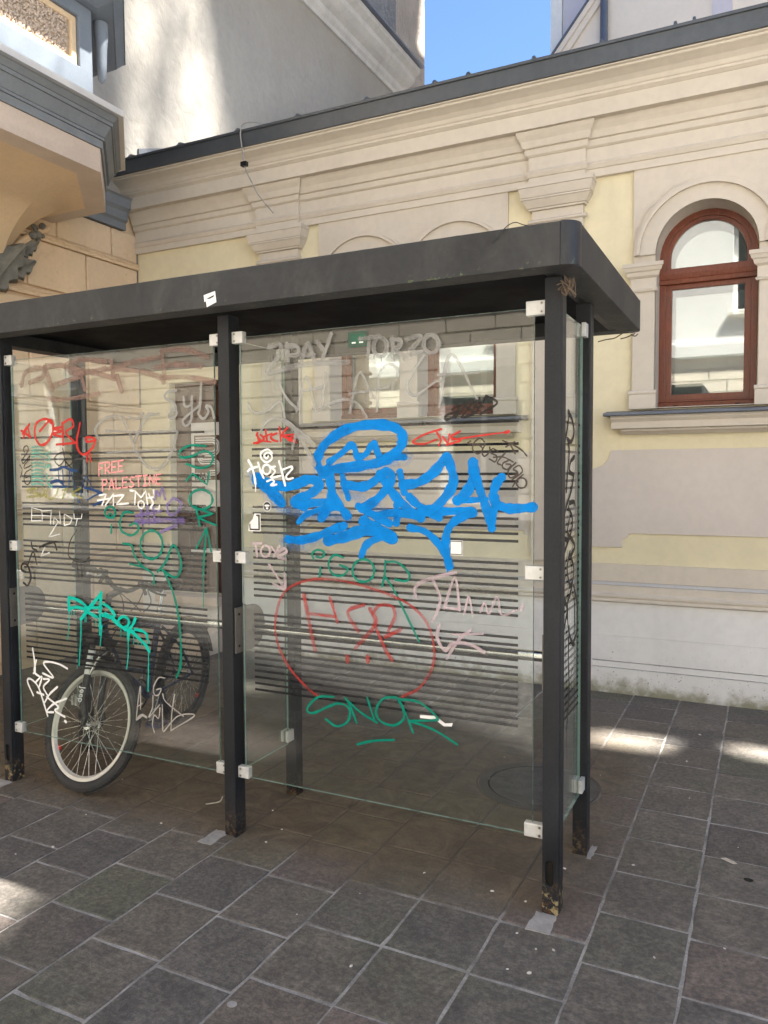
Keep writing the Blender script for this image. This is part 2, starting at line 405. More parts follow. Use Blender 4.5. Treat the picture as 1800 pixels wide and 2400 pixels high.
def text_obj(txt, size, loc, rot, mat, parent, name='lettering', sx=1):
    cu = bpy.data.curves.new(name, 'FONT'); cu.body = txt; cu.size = size; cu.extrude = .0008; cu.align_x = 'CENTER'; cu.align_y = 'CENTER'
    tmp = bpy.data.objects.new(name, cu); COL.objects.link(tmp); dg = bpy.context.evaluated_depsgraph_get()
    me = bpy.data.meshes.new_from_object(tmp.evaluated_get(dg)); bpy.data.objects.remove(tmp)
    me.transform(Matrix.Translation(loc) @ rot @ Matrix.Diagonal((sx, 1, 1, 1)))
    return obj(name, me, mat, parent)

# ================================================================== SETTING: ground and paving
bm = bmesh.new()
v = [bm.verts.new(p) for p in ((-150, -150, -.0028), (150, -150, -.0028), (150, 150, -.0028), (-150, 150, -.0028))]; bm.faces.new(v)
ground = struct(obj('pavement', bm, 'mortar_light'))
PW, JOINT = .3105, .0078
def paver_mesh(seed):
    rnd = random.Random(seed); bm = bmesh.new()
    hx = .5; n = 5
    per = []                                                     # slightly uneven outline
    for side in range(4):
        for i in range(n):
            t = -.5+i/n; e = rnd.uniform(-.011, .004) if i else rnd.uniform(-.022, -.004)
            p = {0: (t, -.5-e), 1: (.5+e, t), 2: (-t, .5+e), 3: (-.5-e, -t)}[side]; per.append(p)
    top = [bm.verts.new((x*.975, y*.975, rnd.uniform(-.0008, .0006))) for x, y in per]
    mid = [bm.verts.new((x, y, -.003)) for x, y in per]; bot = [bm.verts.new((x, y, -.03)) for x, y in per]
    L = len(per)
    for a, b in ((top, mid), (mid, bot)):
        for i in range(L): bm.faces.new((a[i], b[i], b[(i+1) % L], a[(i+1) % L]))
    bm.faces.new(top)
    bmesh.ops.recalc_face_normals(bm, faces=bm.faces)
    me = bpy.data.meshes.new('paver'); bm.to_mesh(me); bm.free(); me.materials.append(MATS['slate_paver']); return me
PAV = [paver_mesh(i) for i in range(7)]
known = {-.838: 2.286, -.528: 2.463, -2.083: 1.637}
slabs = []
x = -.217+PW*45
while x > -7.4:
    x0 = x-PW; r_ = random.Random(int(round(x0*1000)))
    st = None
    for kx, ky in known.items():
        if abs(x0-kx) < .05: st = ky
    if st is None: st = 2.2+r_.uniform(0, .325)
    y = st-.325*17
    far = abs(x0-(-.5)) > .9
    while y < 5.78:
        ln = .325+(r_.uniform(-.012, .012) if y < 2 or y > 3.2 else 0)
        y1 = y+ln
        if y > 1.15: slabs.append((x0, y, x, min(y1, 5.778)))
        y = y1
    x = x0
def px_area(s):
    c = Vector(((s[0]+s[2])/2, (s[1]+s[3])/2, 0))-CAM; z = c.dot(fw)
    if z < .5: return 0
    u, vv = c.dot(rt)/z, c.dot(up)/z
    if abs(u) > .53 or abs(vv) > .70: return 0
    return (s[2]-s[0])*(s[3]-s[1])/z**3
slabs.sort(key=px_area, reverse=True)
rest = bmesh.new()
for i, s in enumerate(slabs):
    lx, ly = s[2]-s[0]-JOINT, s[3]-s[1]-JOINT
    if ly < .02: continue
    rr = random.Random(i*7+3)
    if i < 298:
        o = bpy.data.objects.new('paver', PAV[rr.randrange(7)]); COL.objects.link(o)
        o.location = ((s[0]+s[2])/2, (s[1]+s[3])/2, rr.uniform(-.0004, .0018)); o.scale = (lx, ly, 1)
        o.rotation_euler = (rr.uniform(-.004, .004), rr.uniform(-.004, .004), rr.uniform(-.004, .004)); o.parent = ground
    else:
        h = rr.uniform(-.0006, .0012); box(rest, s[0]+JOINT/2, s[2]-JOINT/2, s[1]+JOINT/2, s[3]-JOINT/2, -.03, h)
o = obj('far_pavers', rest, 'slate_paver', ground); o['kind'] = 'stuff'
lane = bmesh.new(); rr = random.Random(2)                       # pale granite setts of the sunny lane behind the viewer
for i in range(36):
    yy = -2.75+i*.108; xx = -12.0+(i % 2)*.1
    while xx < 7.5:
        ln = rr.uniform(.17, .23)
        if yy < 1.05: box(lane, xx+.006, xx+ln-.006, yy+.006, yy+.102, -.03, rr.uniform(-.001, .003))
        xx += ln
o = obj('lane_setts', lane, 'granite_setts', ground); o['kind'] = 'stuff'

# ================================================================== YELLOW BUILDING
YB = thing('yellow_building', 'single storey pale yellow plastered building with grey stucco trim behind the shelter', 'building', (-2.1, 5.78, 0))
XL, XR = -5.448, .92
WINS = [-3.004, -2.197, -.403, .404]
HW, ZS, ZB = .32, 3.095, 2.035
holes = [arched(c, HW, ZB, ZS) for c in WINS]
obj('wall', plate([(XL, 0), (XR, 0), (XR, 4.3), (XL, 4.3)], holes+[[(-5.10, .48), (-4.49, .48), (-4.49, 2.455), (-5.10, 2.455)]], XZ, 5.78, 6.08), 'yellow_plaster', YB)
def field(x0, x1, ws):
    obj('stucco_field', plate([(x0, 2.04), (x1, 2.04), (x1, 3.72), (x0, 3.72)], [arched(c, HW+.004, 2.045, ZS) for c in ws], XZ, 5.758, 5.79), 'stucco_grey', YB)
field(-3.43, -1.785, WINS[:2]); field(-.876, .87, WINS[2:])
# archivolts, imposts, little pilasters, windows
mids = {-3.004: (-9, -2.6005), -2.197: (-2.6005, 9), -.403: (-9, .0005), .404: (.0005, 9)}
def ring(c, r0, r1, y0, y1, n=28):
    lo, hi = mids[c]
    cl = lambda p: (min(max(p[0], lo+.002), hi-.002), p[1])
    out = [cl(p) for p in arc(c, ZS, r1, 0, 180, n)]; inn = arc(c, ZS, r0, 180, 0, n)
    return plate(out+inn, [], XZ, y0, y1)
for c in WINS:
    obj('archivolt', ring(c, HW+.003, .425, 5.735, 5.77), 'stucco_grey', YB)
    obj('arch_bead', ring(c, .425, .447, 5.710, 5.765), 'stucco_grey', YB, bevel=.006)
    obj('arch_bead', ring(c, .449, .466, 5.722, 5.765), 'stucco_grey', YB, bevel=.005)
def impost(x0, x1):
    prof = [(5.765, 2.845), (5.728, 2.845), (5.722, 2.858), (5.734, 2.868), (5.734, 2.935), (5.715, 2.95), (5.708, 2.975), (5.698, 2.982), (5.690, 3.005), (5.684, 3.008), (5.684, 3.033), (5.765, 3.033)]
    bm = bmesh.new()                                           # moulding wraps round both ends: scale in x with projection
    loops = []
    for px_, s in ((x0, -1), (x1, 1)):
        loops.append([bm.verts.new((px_+s*(5.742-y if y < 5.76 else 0), y, z)) for y, z in prof])
    n = len(prof)
    for i in range(n-1): bm.faces.new((loops[0][i], loops[1][i], loops[1][i+1], loops[0][i+1]))
    bm.faces.new(loops[0]); bm.faces.new(loops[1][::-1]); bmesh.ops.recalc_face_normals(bm, faces=bm.faces)
    obj('impost', bm, 'stucco_grey', YB)
    obj('jamb_pilaster', B(x0+.004, x1-.004, 5.742, 5.80, 2.15, 2.85), 'stucco_grey', YB, bevel=.004)
    bm = B(x0-.012, x1+.012, 5.725, 5.765, 2.036, 2.135); obj('pilaster_base', bm, 'stucco_grey', YB)
    bm = bmesh.new(); tube(bm, [(x0-.016, 5.742, 2.150), (x1+.016, 5.742, 2.150)], .017, 10); obj('base_torus', bm, 'stucco_grey', YB, smooth=True)
for a, b in ((-3.48, -3.326), (-2.682, -2.519), (-1.875, -1.72), (-.88, -.725), (-.081, .082), (.726, .88)): impost(a, b)
WIN_NAMES = {-3.004: 'far left', -2.197: '', -.403: '', .404: ''}
def window(c):
    f = obj('window', plate(arched(c, HW+.02, ZB-.0, ZS), [arched(c, HW-.045, 3.00, ZS+.001, 20), [(c-HW+.045, ZB+.07), (c+HW-.045, ZB+.07), (c+HW-.045, 2.925), (c-HW+.045, 2.925)]], XZ, 5.945, 6.0), 'wood_brown', YB, bevel=.004)
    obj('sash', plate(arched(c, HW-.041, 3.004, ZS, 20), [arched(c, HW-.075, 3.034, ZS+.002, 20)], XZ, 5.958, 5.995), 'wood_brown', f, bevel=.004)
    obj('sash', plate([(c-HW+.041, ZB+.066), (c+HW-.041, ZB+.066), (c+HW-.041, 2.929), (c-HW+.041, 2.929)], [[(c-HW+.085, ZB+.11), (c+HW-.085, ZB+.11), (c+HW-.085, 2.885), (c-HW+.085, 2.885)]], XZ, 5.958, 5.995), 'wood_brown', f, bevel=.004)
    obj('transom', extrude([(5.96, 2.915), (5.925, 2.92), (5.918, 2.945), (5.928, 2.955), (5.918, 2.985), (5.922, 3.015), (5.96, 3.02)], YZ, c-HW+.002, c+HW-.002), 'wood_brown', f)
    obj('bottom_rail', extrude([(5.96, ZB+.004), (5.93, ZB+.004), (5.926, ZB+.05), (5.96, ZB+.066)], YZ, c-HW+.002, c+HW-.002), 'wood_brown', f)
    for s in (-.2, .2): obj('drain_slot', B(c+s-.014, c+s+.014, 5.9255, 5.94, ZB+.024, ZB+.032), 'slot_dark', f)
    obj('pane', plate(arched(c, HW-.07, 3.03, ZS, 20), [], XZ, 5.974, 5.980), 'window_glass', f)
    obj('pane', B(c-HW+.08, c+HW-.08, 5.974, 5.980, ZB+.105, 2.89), 'window_glass', f)
    # inner casement of the box window, pale reveal and blind behind it
    obj('inner_pane', B(c-.285, c+.285, 6.10, 6.106, ZB+.05, 3.38), 'window_glass', f)
    bm = bmesh.new(); box(bm, c-.42, c-.325, 6.082, 6.5, ZB-.05, 3.6); box(bm, c+.325, c+.42, 6.082, 6.5, ZB-.05, 3.6); box(bm, c-.42, c+.42, 6.082, 6.5, ZB-.12, ZB-.052); box(bm, c-.42, c+.42, 6.082, 6.5, 3.47, 3.6)
    obj('inner_reveal', bm, 'reveal_white', f)
    obj('blind', B(c-.32, c+.32, 6.16, 6.163, ZB-.04, 3.46), 'blind_cloth', f)
    bm = bmesh.new(); ol = arched(c, HW-.0015, ZB+.001, ZS); n = len(ol)            # plastered reveal
    va = [bm.verts.new((a, 5.7575, b)) for a, b in ol]; vb = [bm.verts.new((a, 5.944, b)) for a, b in ol]
    for i in range(n): bm.faces.new((va[i], va[(i+1) % n], vb[(i+1) % n], vb[i]))
    obj('reveal', bm, 'stucco_grey', f)
    obj('room_back', B(c-.5, c+.5, 6.52, 6.56, 1.9, 3.7), 'slot_dark', f)
for c in WINS: window(c)
# sills
for x0, x1 in ((-3.62, -1.63), (-1.05, .915)):
    s = obj('window_sill', extrude([(5.79, 2.03), (5.62, 2.005), (5.615, 1.992), (5.622, 1.985), (5.79, 1.99)], YZ, x0, x1), 'sill_metal', YB)
    bm = extrude([(5.79, 1.985), (5.65, 1.985), (5.655, 1.965), (5.675, 1.945), (5.675, 1.900), (5.69, 1.897), (5.79, 1.897)], YZ, x0+.045, x1-.045); obj('sill_moulding', bm, 'stucco_grey', s)
    bm = extrude([(5.79, 1.895), (5.70, 1.895), (5.705, 1.882), (5.735, 1.868), (5.75, 1.858), (5.79, 1.858)], YZ, x0+.11, x1-.11); obj('sill_moulding', bm, 'stucco_grey', s)
# stucco panels with scooped corners under the windows
def panel(x0, x1):
    z0, z1 = 1.156, 1.753; q = []
    q += [(x0, 1.052), (x0+.235, 1.054), (x0+.237, 1.108)]+[(x0+.242+.038*math.sin(R(t)), 1.118+.038*(1-math.cos(R(t)))) for t in (0, 30, 60, 90)]
    q += [(x1-a+x0, b) for a, b in reversed(q[1:])]+[(x1, 1.052)]
    q += [(x1, 1.605), (x1-.028, 1.622)]+[(x1-.028-.12*(math.sin(R(t))), 1.622+.12*(1-math.cos(R(t)))) for t in (0, 30, 60, 90)]+[(x1-.16, z1)]
    q += [(x0+.16, z1)]+[(x0+.028+.12*math.sin(R(t)), 1.622+.12*(1-math.cos(R(t)))) for t in (90, 60, 30, 0)]+[(x0+.028, 1.622), (x0, 1.605)]
    w_ = []
    for p in q:
        if not w_ or (abs(p[0]-w_[-1][0])+abs(p[1]-w_[-1][1]) > .001): w_.append(p)
    obj('stucco_panel', plate(w_, [], XZ, 5.768, 5.79), 'stucco_panel', YB, bevel=.003)
panel(-3.85, -1.38); panel(-1.17, .88)
# dado and plinth
for xa, xb in ((XL, -5.125), (-4.465, XR)):
  obj('dado_band', B(xa, xb, 5.755, 5.80, .808, .935), 'stucco_grey', YB)
  obj('dado_band', B(xa, xb, 5.757, 5.80, .783, .806), 'stucco_band', YB)
  obj('dado_moulding', extrude([(5.80, .781), (5.745, .781), (5.745, .73), (5.735, .722), (5.725, .715), (5.725, .70), (5.733, .69), (5.727, .68), (5.727, .668), (5.742, .660), (5.80, .660)], YZ, xa, xb), 'stucco_grey', YB)
  obj('plinth', B(xa, xb, 5.752, 5.80, .4155, .658), 'plinth_white', YB)
obj('plinth', B(XL, XR, 5.752, 5.80, .232, .4145), 'plinth_white', YB)
obj('plinth', B(XL, XR, 5.747, 5.80, .186, .226), 'plinth_white', YB)
obj('plinth', B(XL, XR, 5.738, 5.80, -.02, .181), 'plinth_white', YB)
# pilasters with capitals
PIL = [(-4.016, -3.62), (-1.595, -1.223)]
for x0, x1 in PIL:
    p = obj('pilaster', B(x0, x1, 5.735, 5.80, .937, 3.42), 'stucco_grey', YB, bevel=.004)
    def capring(za, zb, pa, pb, nm='capital'):
        bm = bmesh.new(); a = [(x0-pa, 5.735-pa), (x1+pa, 5.735-pa), (x1+pa, 5.79), (x0-pa, 5.79)]; b = [(x0-pb, 5.735-pb), (x1+pb, 5.735-pb), (x1+pb, 5.79), (x0-pb, 5.79)]
        va = [bm.verts.new((*q, za)) for q in a]; vb = [bm.verts.new((*q, zb)) for q in b]
        for i in range(4): bm.faces.new((va[i], va[(i+1) % 4], vb[(i+1) % 4], vb[i]))
        bm.faces.new(va[::-1]); bm.faces.new(vb); bmesh.ops.recalc_face_normals(bm, faces=bm.faces)
        obj(nm, bm, 'stucco_grey', p)
    bm = bmesh.new(); tube(bm, [(x0-.028, 5.735, 3.432), (x1+.028, 5.735, 3.432)], .014, 10); obj('astragal', bm, 'stucco_grey', p, smooth=True)
    capring(3.448, 3.507, .0, .0); capring(3.509, 3.522, .018, .022); capring(3.524, 3.575, .028, .058); capring(3.577, 3.59, .062, .062); capring(3.592, 3.655, .066, .082); capring(3.657, 3.689, .086, .086)
# entablature: main run plus pieces breaking forward over the pilasters
ENT = [(5.80, 3.689), (5.745, 3.689), (5.745, 3.742), (5.735, 3.746), (5.728, 3.762), (5.722, 3.773), (5.735, 3.79), (5.745, 3.797), (5.745, 3.888), (5.735, 3.892), (5.725, 3.90), (5.718, 3.93), (5.722, 3.940), (5.705, 3.945), (5.700, 3.958), (5.690, 3.99), (5.670, 4.02), (5.662, 4.038), (5.662, 4.0515), (5.80, 4.0515)]
obj('entablature', extrude(ENT, YZ, XL, XR), 'stucco_grey', YB)
for x0, x1 in PIL:
    f = .032
    bm = bmesh.new(); cols = []
    for px_, s in ((x0-.02, -1), (x1+.02, 1)):
        cols.append([bm.verts.new((px_+s*(5.745-y if y < 5.79 else 0)*.9, y-(f if y < 5.79 else 0), z-.0005)) for y, z in ENT[:-2]+[(5.662, 4.051), (5.80, 4.051)]])
    n = len(ENT)
    for i in range(n-1): bm.faces.new((cols[0][i], cols[1][i], cols[1][i+1], cols[0][i+1]))
    bm.faces.new(cols[0]); bm.faces.new(cols[1][::-1]); bmesh.ops.recalc_face_normals(bm, faces=bm.faces)
    obj('entablature_break', bm, 'stucco_grey', YB)
COR = [(5.80, 4.052), (5.605, 4.052), (5.605, 4.160), (5.595, 4.166), (5.585, 4.176), (5.58, 4.178), (5.58, 4.194), (5.572, 4.20), (5.562, 4.225), (5.535, 4.250), (5.50, 4.268), (5.475, 4.279), (5.472, 4.283), (5.472, 4.293), (5.455, 4.297), (5.455, 4.306), (5.80, 4.306)]
obj('cornice', extrude(COR, YZ, XL, XR), 'stucco_grey', YB)
rf = obj('roof', plate([(5.46, 4.4455), (11.6, 6.72), (11.6, 6.68), (5.46, 4.4405)], [], YZ, XL+.002, XR+.1), 'zinc_sheet', YB)
obj('roof_fascia', B(XL+.002, XR+.1, 5.44, 5.80, 4.308, 4.438), 'roof_metal', rf)
obj('drip_edge', B(XL+.003, XR+.1, 5.428, 5.4395, 4.422, 4.442), 'roof_metal', rf)
sl_ = (6.72-4.438)/(11.6-5.44)
for sx in (-5.25, -4.68, -4.06, -3.47, -2.84, -2.272, -2.007, -1.522, -1.059, -.591, -.477, .05, .6):
    bm = bmesh.new()
    v = [bm.verts.new((sx+dx, y, z)) for dx in (-.008, .008) for y, z in ((5.45, 4.443), (5.50, 4.500), (5.56, 4.51), (11.5, 4.43+6.06*sl_+.05), (11.5, 4.43+6.06*sl_-.0))]
    bm.faces.new(v[:5]); bm.faces.new(v[5:][::-1])
    for i in range(5): bm.faces.new((v[i], v[5+i], v[5+(i+1) % 5], v[(i+1) % 5]))
    bmesh.ops.recalc_face_normals(bm, faces=bm.faces); obj('seam', bm, 'roof_metal', rf)
obj('side_wall', B(XR-.02, XR+.0, 6.08, 11.6, 0, 6.0), 'yellow_plaster', YB)
# brown door with a pale glazed board and poster, near the corner
dr = obj('door', plate([(-5.098, .482), (-4.492, .482), (-4.492, 2.452), (-5.098, 2.452)], [[(-4.95, .50), (-4.52, .50), (-4.52, 2.40), (-4.95, 2.40)]], XZ, 5.86, 5.93), 'door_brown', YB, bevel=.006)
obj('door_leaf', B(-4.955, -4.515, 5.90, 5.93, .49, 2.41), 'door_brown', dr)
for z0, z1 in ((.52, .82), (.92, 1.24), (2.12, 2.37)): obj('door_panel', B(-4.915, -4.555, 5.885, 5.899, z0, z1), 'door_brown', dr, bevel=.01)
obj('middle_rail', B(-4.945, -4.525, 5.87, 5.899, .855, .895), 'reveal_white', dr)
obj('door_board', B(-4.935, -4.535, 5.888, 5.899, 1.29, 2.08), 'reveal_white', dr)
ps = obj('poster', B(-4.895, -4.555, 5.884, 5.887, 1.54, 1.96), 'poster_brown', dr)
for k in range(3):                                             # three parallel white lines snaking down the poster
    e = .021*k
    path = [(-4.875, 1.935-e), (-4.68, 1.935-e)]+[(-4.68+(.085-e)*math.cos(R(t)), 1.85+(.085-e)*math.sin(R(t))) for t in range(80, -90, -20)]
    path += [(-4.77, 1.765+e)]+[(-4.79-(.015+e)*math.cos(R(t)), 1.75+(.015+e)*math.sin(R(t))) for t in range(80, -90, -20)]
    path += [(-4.68, 1.735-e)]+[(-4.67+(.075-.016*k)*math.cos(R(t)), 1.66+(.075-e)*math.sin(R(t))) for t in range(80, -90, -20)]+[(-4.71, 1.585+e)]
    bm = bmesh.new(); tube(bm, [(a, 5.881, b) for a, b in path], .0072, 6); obj('poster_line', bm, 'paper_white', ps)
text_obj('TIAM', .085, (-4.80, 5.882, 1.575), Matrix.Rotation(R(90), 4, 'X'), 'paper_white', ps)
obj('door_step', B(-5.16, -4.43, 5.60, 5.90, .40, .478), 'stone_tan', dr, bevel=.008)
obj('door_step', B(-5.20, -4.38, 5.36, 5.737, -.01, .20), 'stone_tan', dr, bevel=.008)
vt = obj('vent', plate([(-4.36, .04), (-4.24, .04), (-4.24, .16), (-4.36, .16)], [[(-4.345, .055), (-4.255, .055), (-4.255, .145), (-4.345, .145)]], XZ, 5.728, 5.745), 'stone_tan', YB)
for k in range(5): obj('vent_slat', B(-4.344, -4.256, 5.732, 5.737, .058+k*.0175, .066+k*.0175), 'steel_dull', vt)
# loose cable hanging from the eaves
bm = bmesh.new(); tube(bm, catmull([(-3.78, 5.60, 4.50), (-3.86, 5.45, 4.49), (-3.93, 5.42, 4.48), (-3.96, 5.41, 4.42), (-3.957, 5.415, 4.318), (-3.945, 5.42, 4.21), (-3.921, 5.42, 4.108), (-3.87, 5.44, 3.99), (-3.816, 5.46, 3.886), (-3.74, 5.55, 3.763)], 6), .0055, 6)
cab = tag(obj('hanging_cable', bm, 'cable_grey', smooth=True), 'loose grey cable hanging down over the yellow building cornice', 'cable')
obj('cable_clip', B(-3.96, -3.905, 5.40, 5.435, 4.135, 4.17), 'bike_black', cab)

# ================================================================== ORANGE HOUSE WITH CANTED BAY (left, at right angles to the yellow one)
XO = -5.448
OH = thing('orange_house', 'orange plastered house with a canted bay and blue grey cornice at the left', 'building', (-5.5, 4.0, 0))
obj('wall', B(-9.0, XO-.03, 1.3, 4.84, -.02, 9.0), 'orange_smooth', OH); obj('wall', B(-9.0, XO-.03, 4.8405, 5.777, -.02, 4.15), 'orange_smooth', OH)
def ohblock(y0, y1, z0, z1): obj('wall_block', B(XO-.05, XO, y0+.006, y1-.006, z0, z1), 'orange_plaster', OH, bevel=.012)
rows = [(3.605, 3.862, 5.449), (3.155, 3.535, 5.143), (2.70, 3.045, 5.43), (2.25, 2.62, 5.14), (1.80, 2.17, 5.43), (1.35, 1.72, 5.14), (.90, 1.27, 5.43), (.10, .82, 5.14)]
for z0, z1, yj in rows:
    y = yj
    ohblock(yj, 5.772, z0, z1)
    while y > 1.95:
        ohblock(y-.62, y, z0, z1); y -= .62
for z in (3.57, 3.10, 2.66, 2.21, 1.76, 1.31, .86):
    obj('wall_band', extrude([(XO-.04, z-.03), (XO+.012, z-.03), (XO+.022, z-.012), (XO+.012, z), (XO+.024, z+.012), (XO+.012, z+.028), (XO-.04, z+.03)], lambda a, b, n: (a, n, b), 1.3, 5.774), 'orange_plaster', OH)
SC = [(XO-.04, 3.868), (XO+.03, 3.868), (XO+.03, 3.93), (XO+.055, 3.95), (XO+.06, 4.02), (XO+.09, 4.05), (XO+.10, 4.125), (XO+.12, 4.14), (XO-.04, 4.15)]
obj('string_course', extrude(SC, lambda a, b, n: (a, n, b), 1.3, 5.60), 'blue_grey_dark', OH)
# bay: plan polygon offset outwards by o
def plan(o, y0=1.6):
    k = math.tan(R(22.5))*o
    return [(XO-.1, y0), (-4.24+o, y0), (-4.24+o, 4.15+k), (-4.84+k, 4.78+o), (XO-.1, 4.78+o)]
def slab(nm, z0, z1, o0, o1, mat, par=OH):
    bm = bmesh.new(); a = [bm.verts.new((*p, z0)) for p in plan(o0)]; b = [bm.verts.new((*p, z1)) for p in plan(o1)]
    for i in range(5): bm.faces.new((a[i], a[(i+1) % 5], b[(i+1) % 5], b[i]))
    bm.faces.new(a[::-1]); bm.faces.new(b); bmesh.ops.recalc_face_normals(bm, faces=bm.faces)
    return obj(nm, bm, mat, par)
bay = slab('bay_band', 3.712, 3.874, 0, 0, 'stone_tan')
slab('bay_cornice', 3.876, 3.925, .012, .02, 'blue_grey_dark', bay); slab('bay_cornice', 3.927, 3.945, .03, .03, 'blue_grey_dark', bay)
slab('bay_cornice', 3.947, 4.02, .034, .075, 'blue_grey_dark', bay); slab('bay_cornice', 4.022, 4.045, .085, .09, 'blue_grey_dark', bay); slab('bay_cornice', 4.047, 4.083, .095, .125, 'blue_grey_dark', bay)
slab('bay_ledge', 4.085, 4.128, .16, .16, 'ledge_metal', bay); slab('bay_ledge', 4.130, 4.19, .10, .03, 'blue_grey_paint', bay)
# upper part of the bay: apron panels of knobbly roughcast in blue grey frames
slab('bay_body', 4.19, 7.5, -.10, -.10, 'roughcast_tan', bay)
FX = -4.34
fr_o = [(1.62, 4.192), (4.155, 4.192), (4.155, 4.828), (1.62, 4.828)]
obj('apron_frame', plate(fr_o, [[(2.55, 4.40), (4.04, 4.40), (4.04, 4.735), (2.55, 4.735)]], YZ, FX-.03, FX+.045), 'blue_grey_paint', bay, bevel=.008)
obj('panel_rim', plate([(2.552, 4.402), (4.038, 4.402), (4.038, 4.733), (2.552, 4.733)], [[(2.60, 4.445), (3.99, 4.445), (3.99, 4.69), (2.60, 4.69)]], YZ, FX-.02, FX+.022), 'orange_smooth', bay, bevel=.01)
bm = bmesh.new(); rr = random.Random(5)                        # the knobbly filling: thousands of little lumps
for i in range(62):
    for j in range(13):
        y = 2.61+i*.022+rr.uniform(-.009, .009); z = 4.455+j*.0189+rr.uniform(-.007, .007); q = rr.uniform(.008, .0135)
        m4 = Matrix.Translation((FX+.004, y, z)) @ Matrix.Rotation(rr.uniform(-1, 1), 4, 'X') @ Matrix.Diagonal((q*1.3, q*rr.uniform(.7, 1.3), q*rr.uniform(.9, 1.7), 1))
        bmesh.ops.create_icosphere(bm, subdivisions=1, radius=1, matrix=m4)
k = obj('knob_filling', bm, 'stone_tan', bay, smooth=True); k['kind'] = 'stuff'
slab('bay_moulding', 4.83, 4.87, .0, .10, 'blue_grey_paint', bay); slab('bay_moulding', 4.872, 4.93, .11, .17, 'blue_grey_paint', bay); slab('bay_moulding', 4.932, 4.98, .18, .18, 'blue_grey_paint', bay)
# chamfer face trim: hanging baluster-like ornament at the arris
bm = bmesh.new(); tube(bm, [(-4.36, 4.30, z) for z in (4.41, 4.44, 4.53, 4.64, 4.74, 4.83)], .03, 10, radii=[.006, .028, .036, .04, .05, .05]); obj('corner_drop', bm, 'blue_grey_paint', bay, smooth=True)
# corbelled underside: cove sweeping from the rim down to a console on the wall
def ring2(t):
    a = [(-4.385, 1.6), (-4.385, 4.08), (-4.91, 4.645), (XO, 4.66)]
    b = [(XO+.06, 1.6), (XO+.06, 4.22), (XO+.03, 4.27), (XO, 4.28)]
    s = 1-math.cos(t*math.pi/2); z = 3.7125-.60*math.sin(t*math.pi/2)
    # quarter-round: flat near the rim, steep at the wall
    s = math.sin(t*math.pi/2); z = 3.7125-.58*(1-math.cos(t*math.pi/2))
    return [(p[0]+(q[0]-p[0])*s, p[1]+(q[1]-p[1])*s, z) for p, q in zip(a, b)]
bm = bmesh.new(); rg = [[bm.verts.new(p) for p in ring2(i/14)] for i in range(15)]
for a, b in zip(rg, rg[1:]):
    for i in range(3): bm.faces.new((a[i], b[i], b[i+1], a[i+1]))
cv = obj('bay_cove', bm, 'orange_smooth', bay)
for p in cv.data.polygons: p.use_smooth = True
cv.data.set_sharp_from_angle(angle=R(20))
# acanthus console under the hip of the cove
def leaf(cx, cy, cz, s, rot, curl, nm='acanthus_leaf'):
    bm = bmesh.new(); n = 15; g = []
    for i in range(n+1):
        t = i/n; w_ = math.sin(math.pi*min(1, t*.93+.05))**.7*.5*(1+.22*math.sin(t*26)); row = []
        for j in range(-4, 5):
            u = j/4; wv = w_*(1-.10*abs(math.sin(t*13)))
            d = .16*(1-u*u)+.05*math.cos(u*9)-.02
            x = d+curl*t*t; row.append(bm.verts.new((x*s, u*wv*s, t*1.6*s)))
        g.append(row)
    for a, b in zip(g, g[1:]):
        for i in range(8): bm.faces.new((a[i], a[i+1], b[i+1], b[i]))
    bm.transform(Matrix.Translation((cx, cy, cz)) @ Matrix.Rotation(rot, 4, 'X'))
    o = obj(nm, bm, 'carved_grey', bay, smooth=True); md = o.modifiers.new('t', 'SOLIDIFY'); md.thickness = .018
leaf(XO+.04, 4.10, 3.00, .30, R(-33), .35); leaf(XO+.03, 4.26, 3.16, .19, R(-58), .3); leaf(XO+.06, 4.02, 3.06, .22, R(-8), .5); leaf(XO+.02, 4.42, 3.36, .13, R(-50), .3)
bm = bmesh.new()
for i in range(9):
    rr = random.Random(i); bmesh.ops.create_icosphere(bm, subdivisions=2, radius=rr.uniform(.018, .034), matrix=Matrix.Translation((XO+.05+rr.uniform(-.02, .03), 4.56+rr.uniform(-.05, .09), 3.58+rr.uniform(-.06, .06))))
obj('carved_berries', bm, 'carved_grey', bay, smooth=True)
bm = bmesh.new(); tube(bm, catmull([(XO+.04, 3.78, 3.02), (XO+.05, 4.02, 3.10), (XO+.055, 4.25, 3.26), (XO+.05, 4.42, 3.45), (XO+.04, 4.60, 3.58), (XO+.03, 4.70, 3.64)], 6), .03, 8); obj('console_scroll', bm, 'orange_plaster', bay, smooth=True)

# ================================================================== WHITE HOUSE behind (rough plastered side wall and eaves)
WHs = thing('white_house', 'tall rough white plastered side wall with stone eaves above the metal roof', 'building', (-7.2, 8.7, 0))
obj('wall', plate([(4.845, 4.155), (5.785, 4.155), (5.785, -.02), (11.62, -.02), (11.62, 7.72), (4.845, 7.72)], [], YZ, -9.0, XO), 'old_white_plaster', WHs)
EV = [(XO-.2, 7.60), (XO+.03, 7.60), (XO+.035, 7.66), (XO+.07, 7.69), (XO+.08, 7.76), (XO+.16, 7.80), (XO+.24, 7.86), (XO+.25, 7.93), (XO+.33, 7.97), (XO+.34, 8.04), (XO-.2, 8.10)]
ev = obj('eaves', extrude(EV, lambda a, b, n: (a, n, b), 5.80, 11.80), 'eaves_stone', WHs)
obj('gutter', B(XO+.33, XO+.40, 5.80, 11.82, 8.05, 8.075), 'drain_metal', ev)
obj('flashing', plate([(5.80, 4.57), (11.5, 6.682), (11.5, 6.80), (5.80, 4.69)], [], YZ, XO+.002, XO+.02), 'sill_metal', WHs)
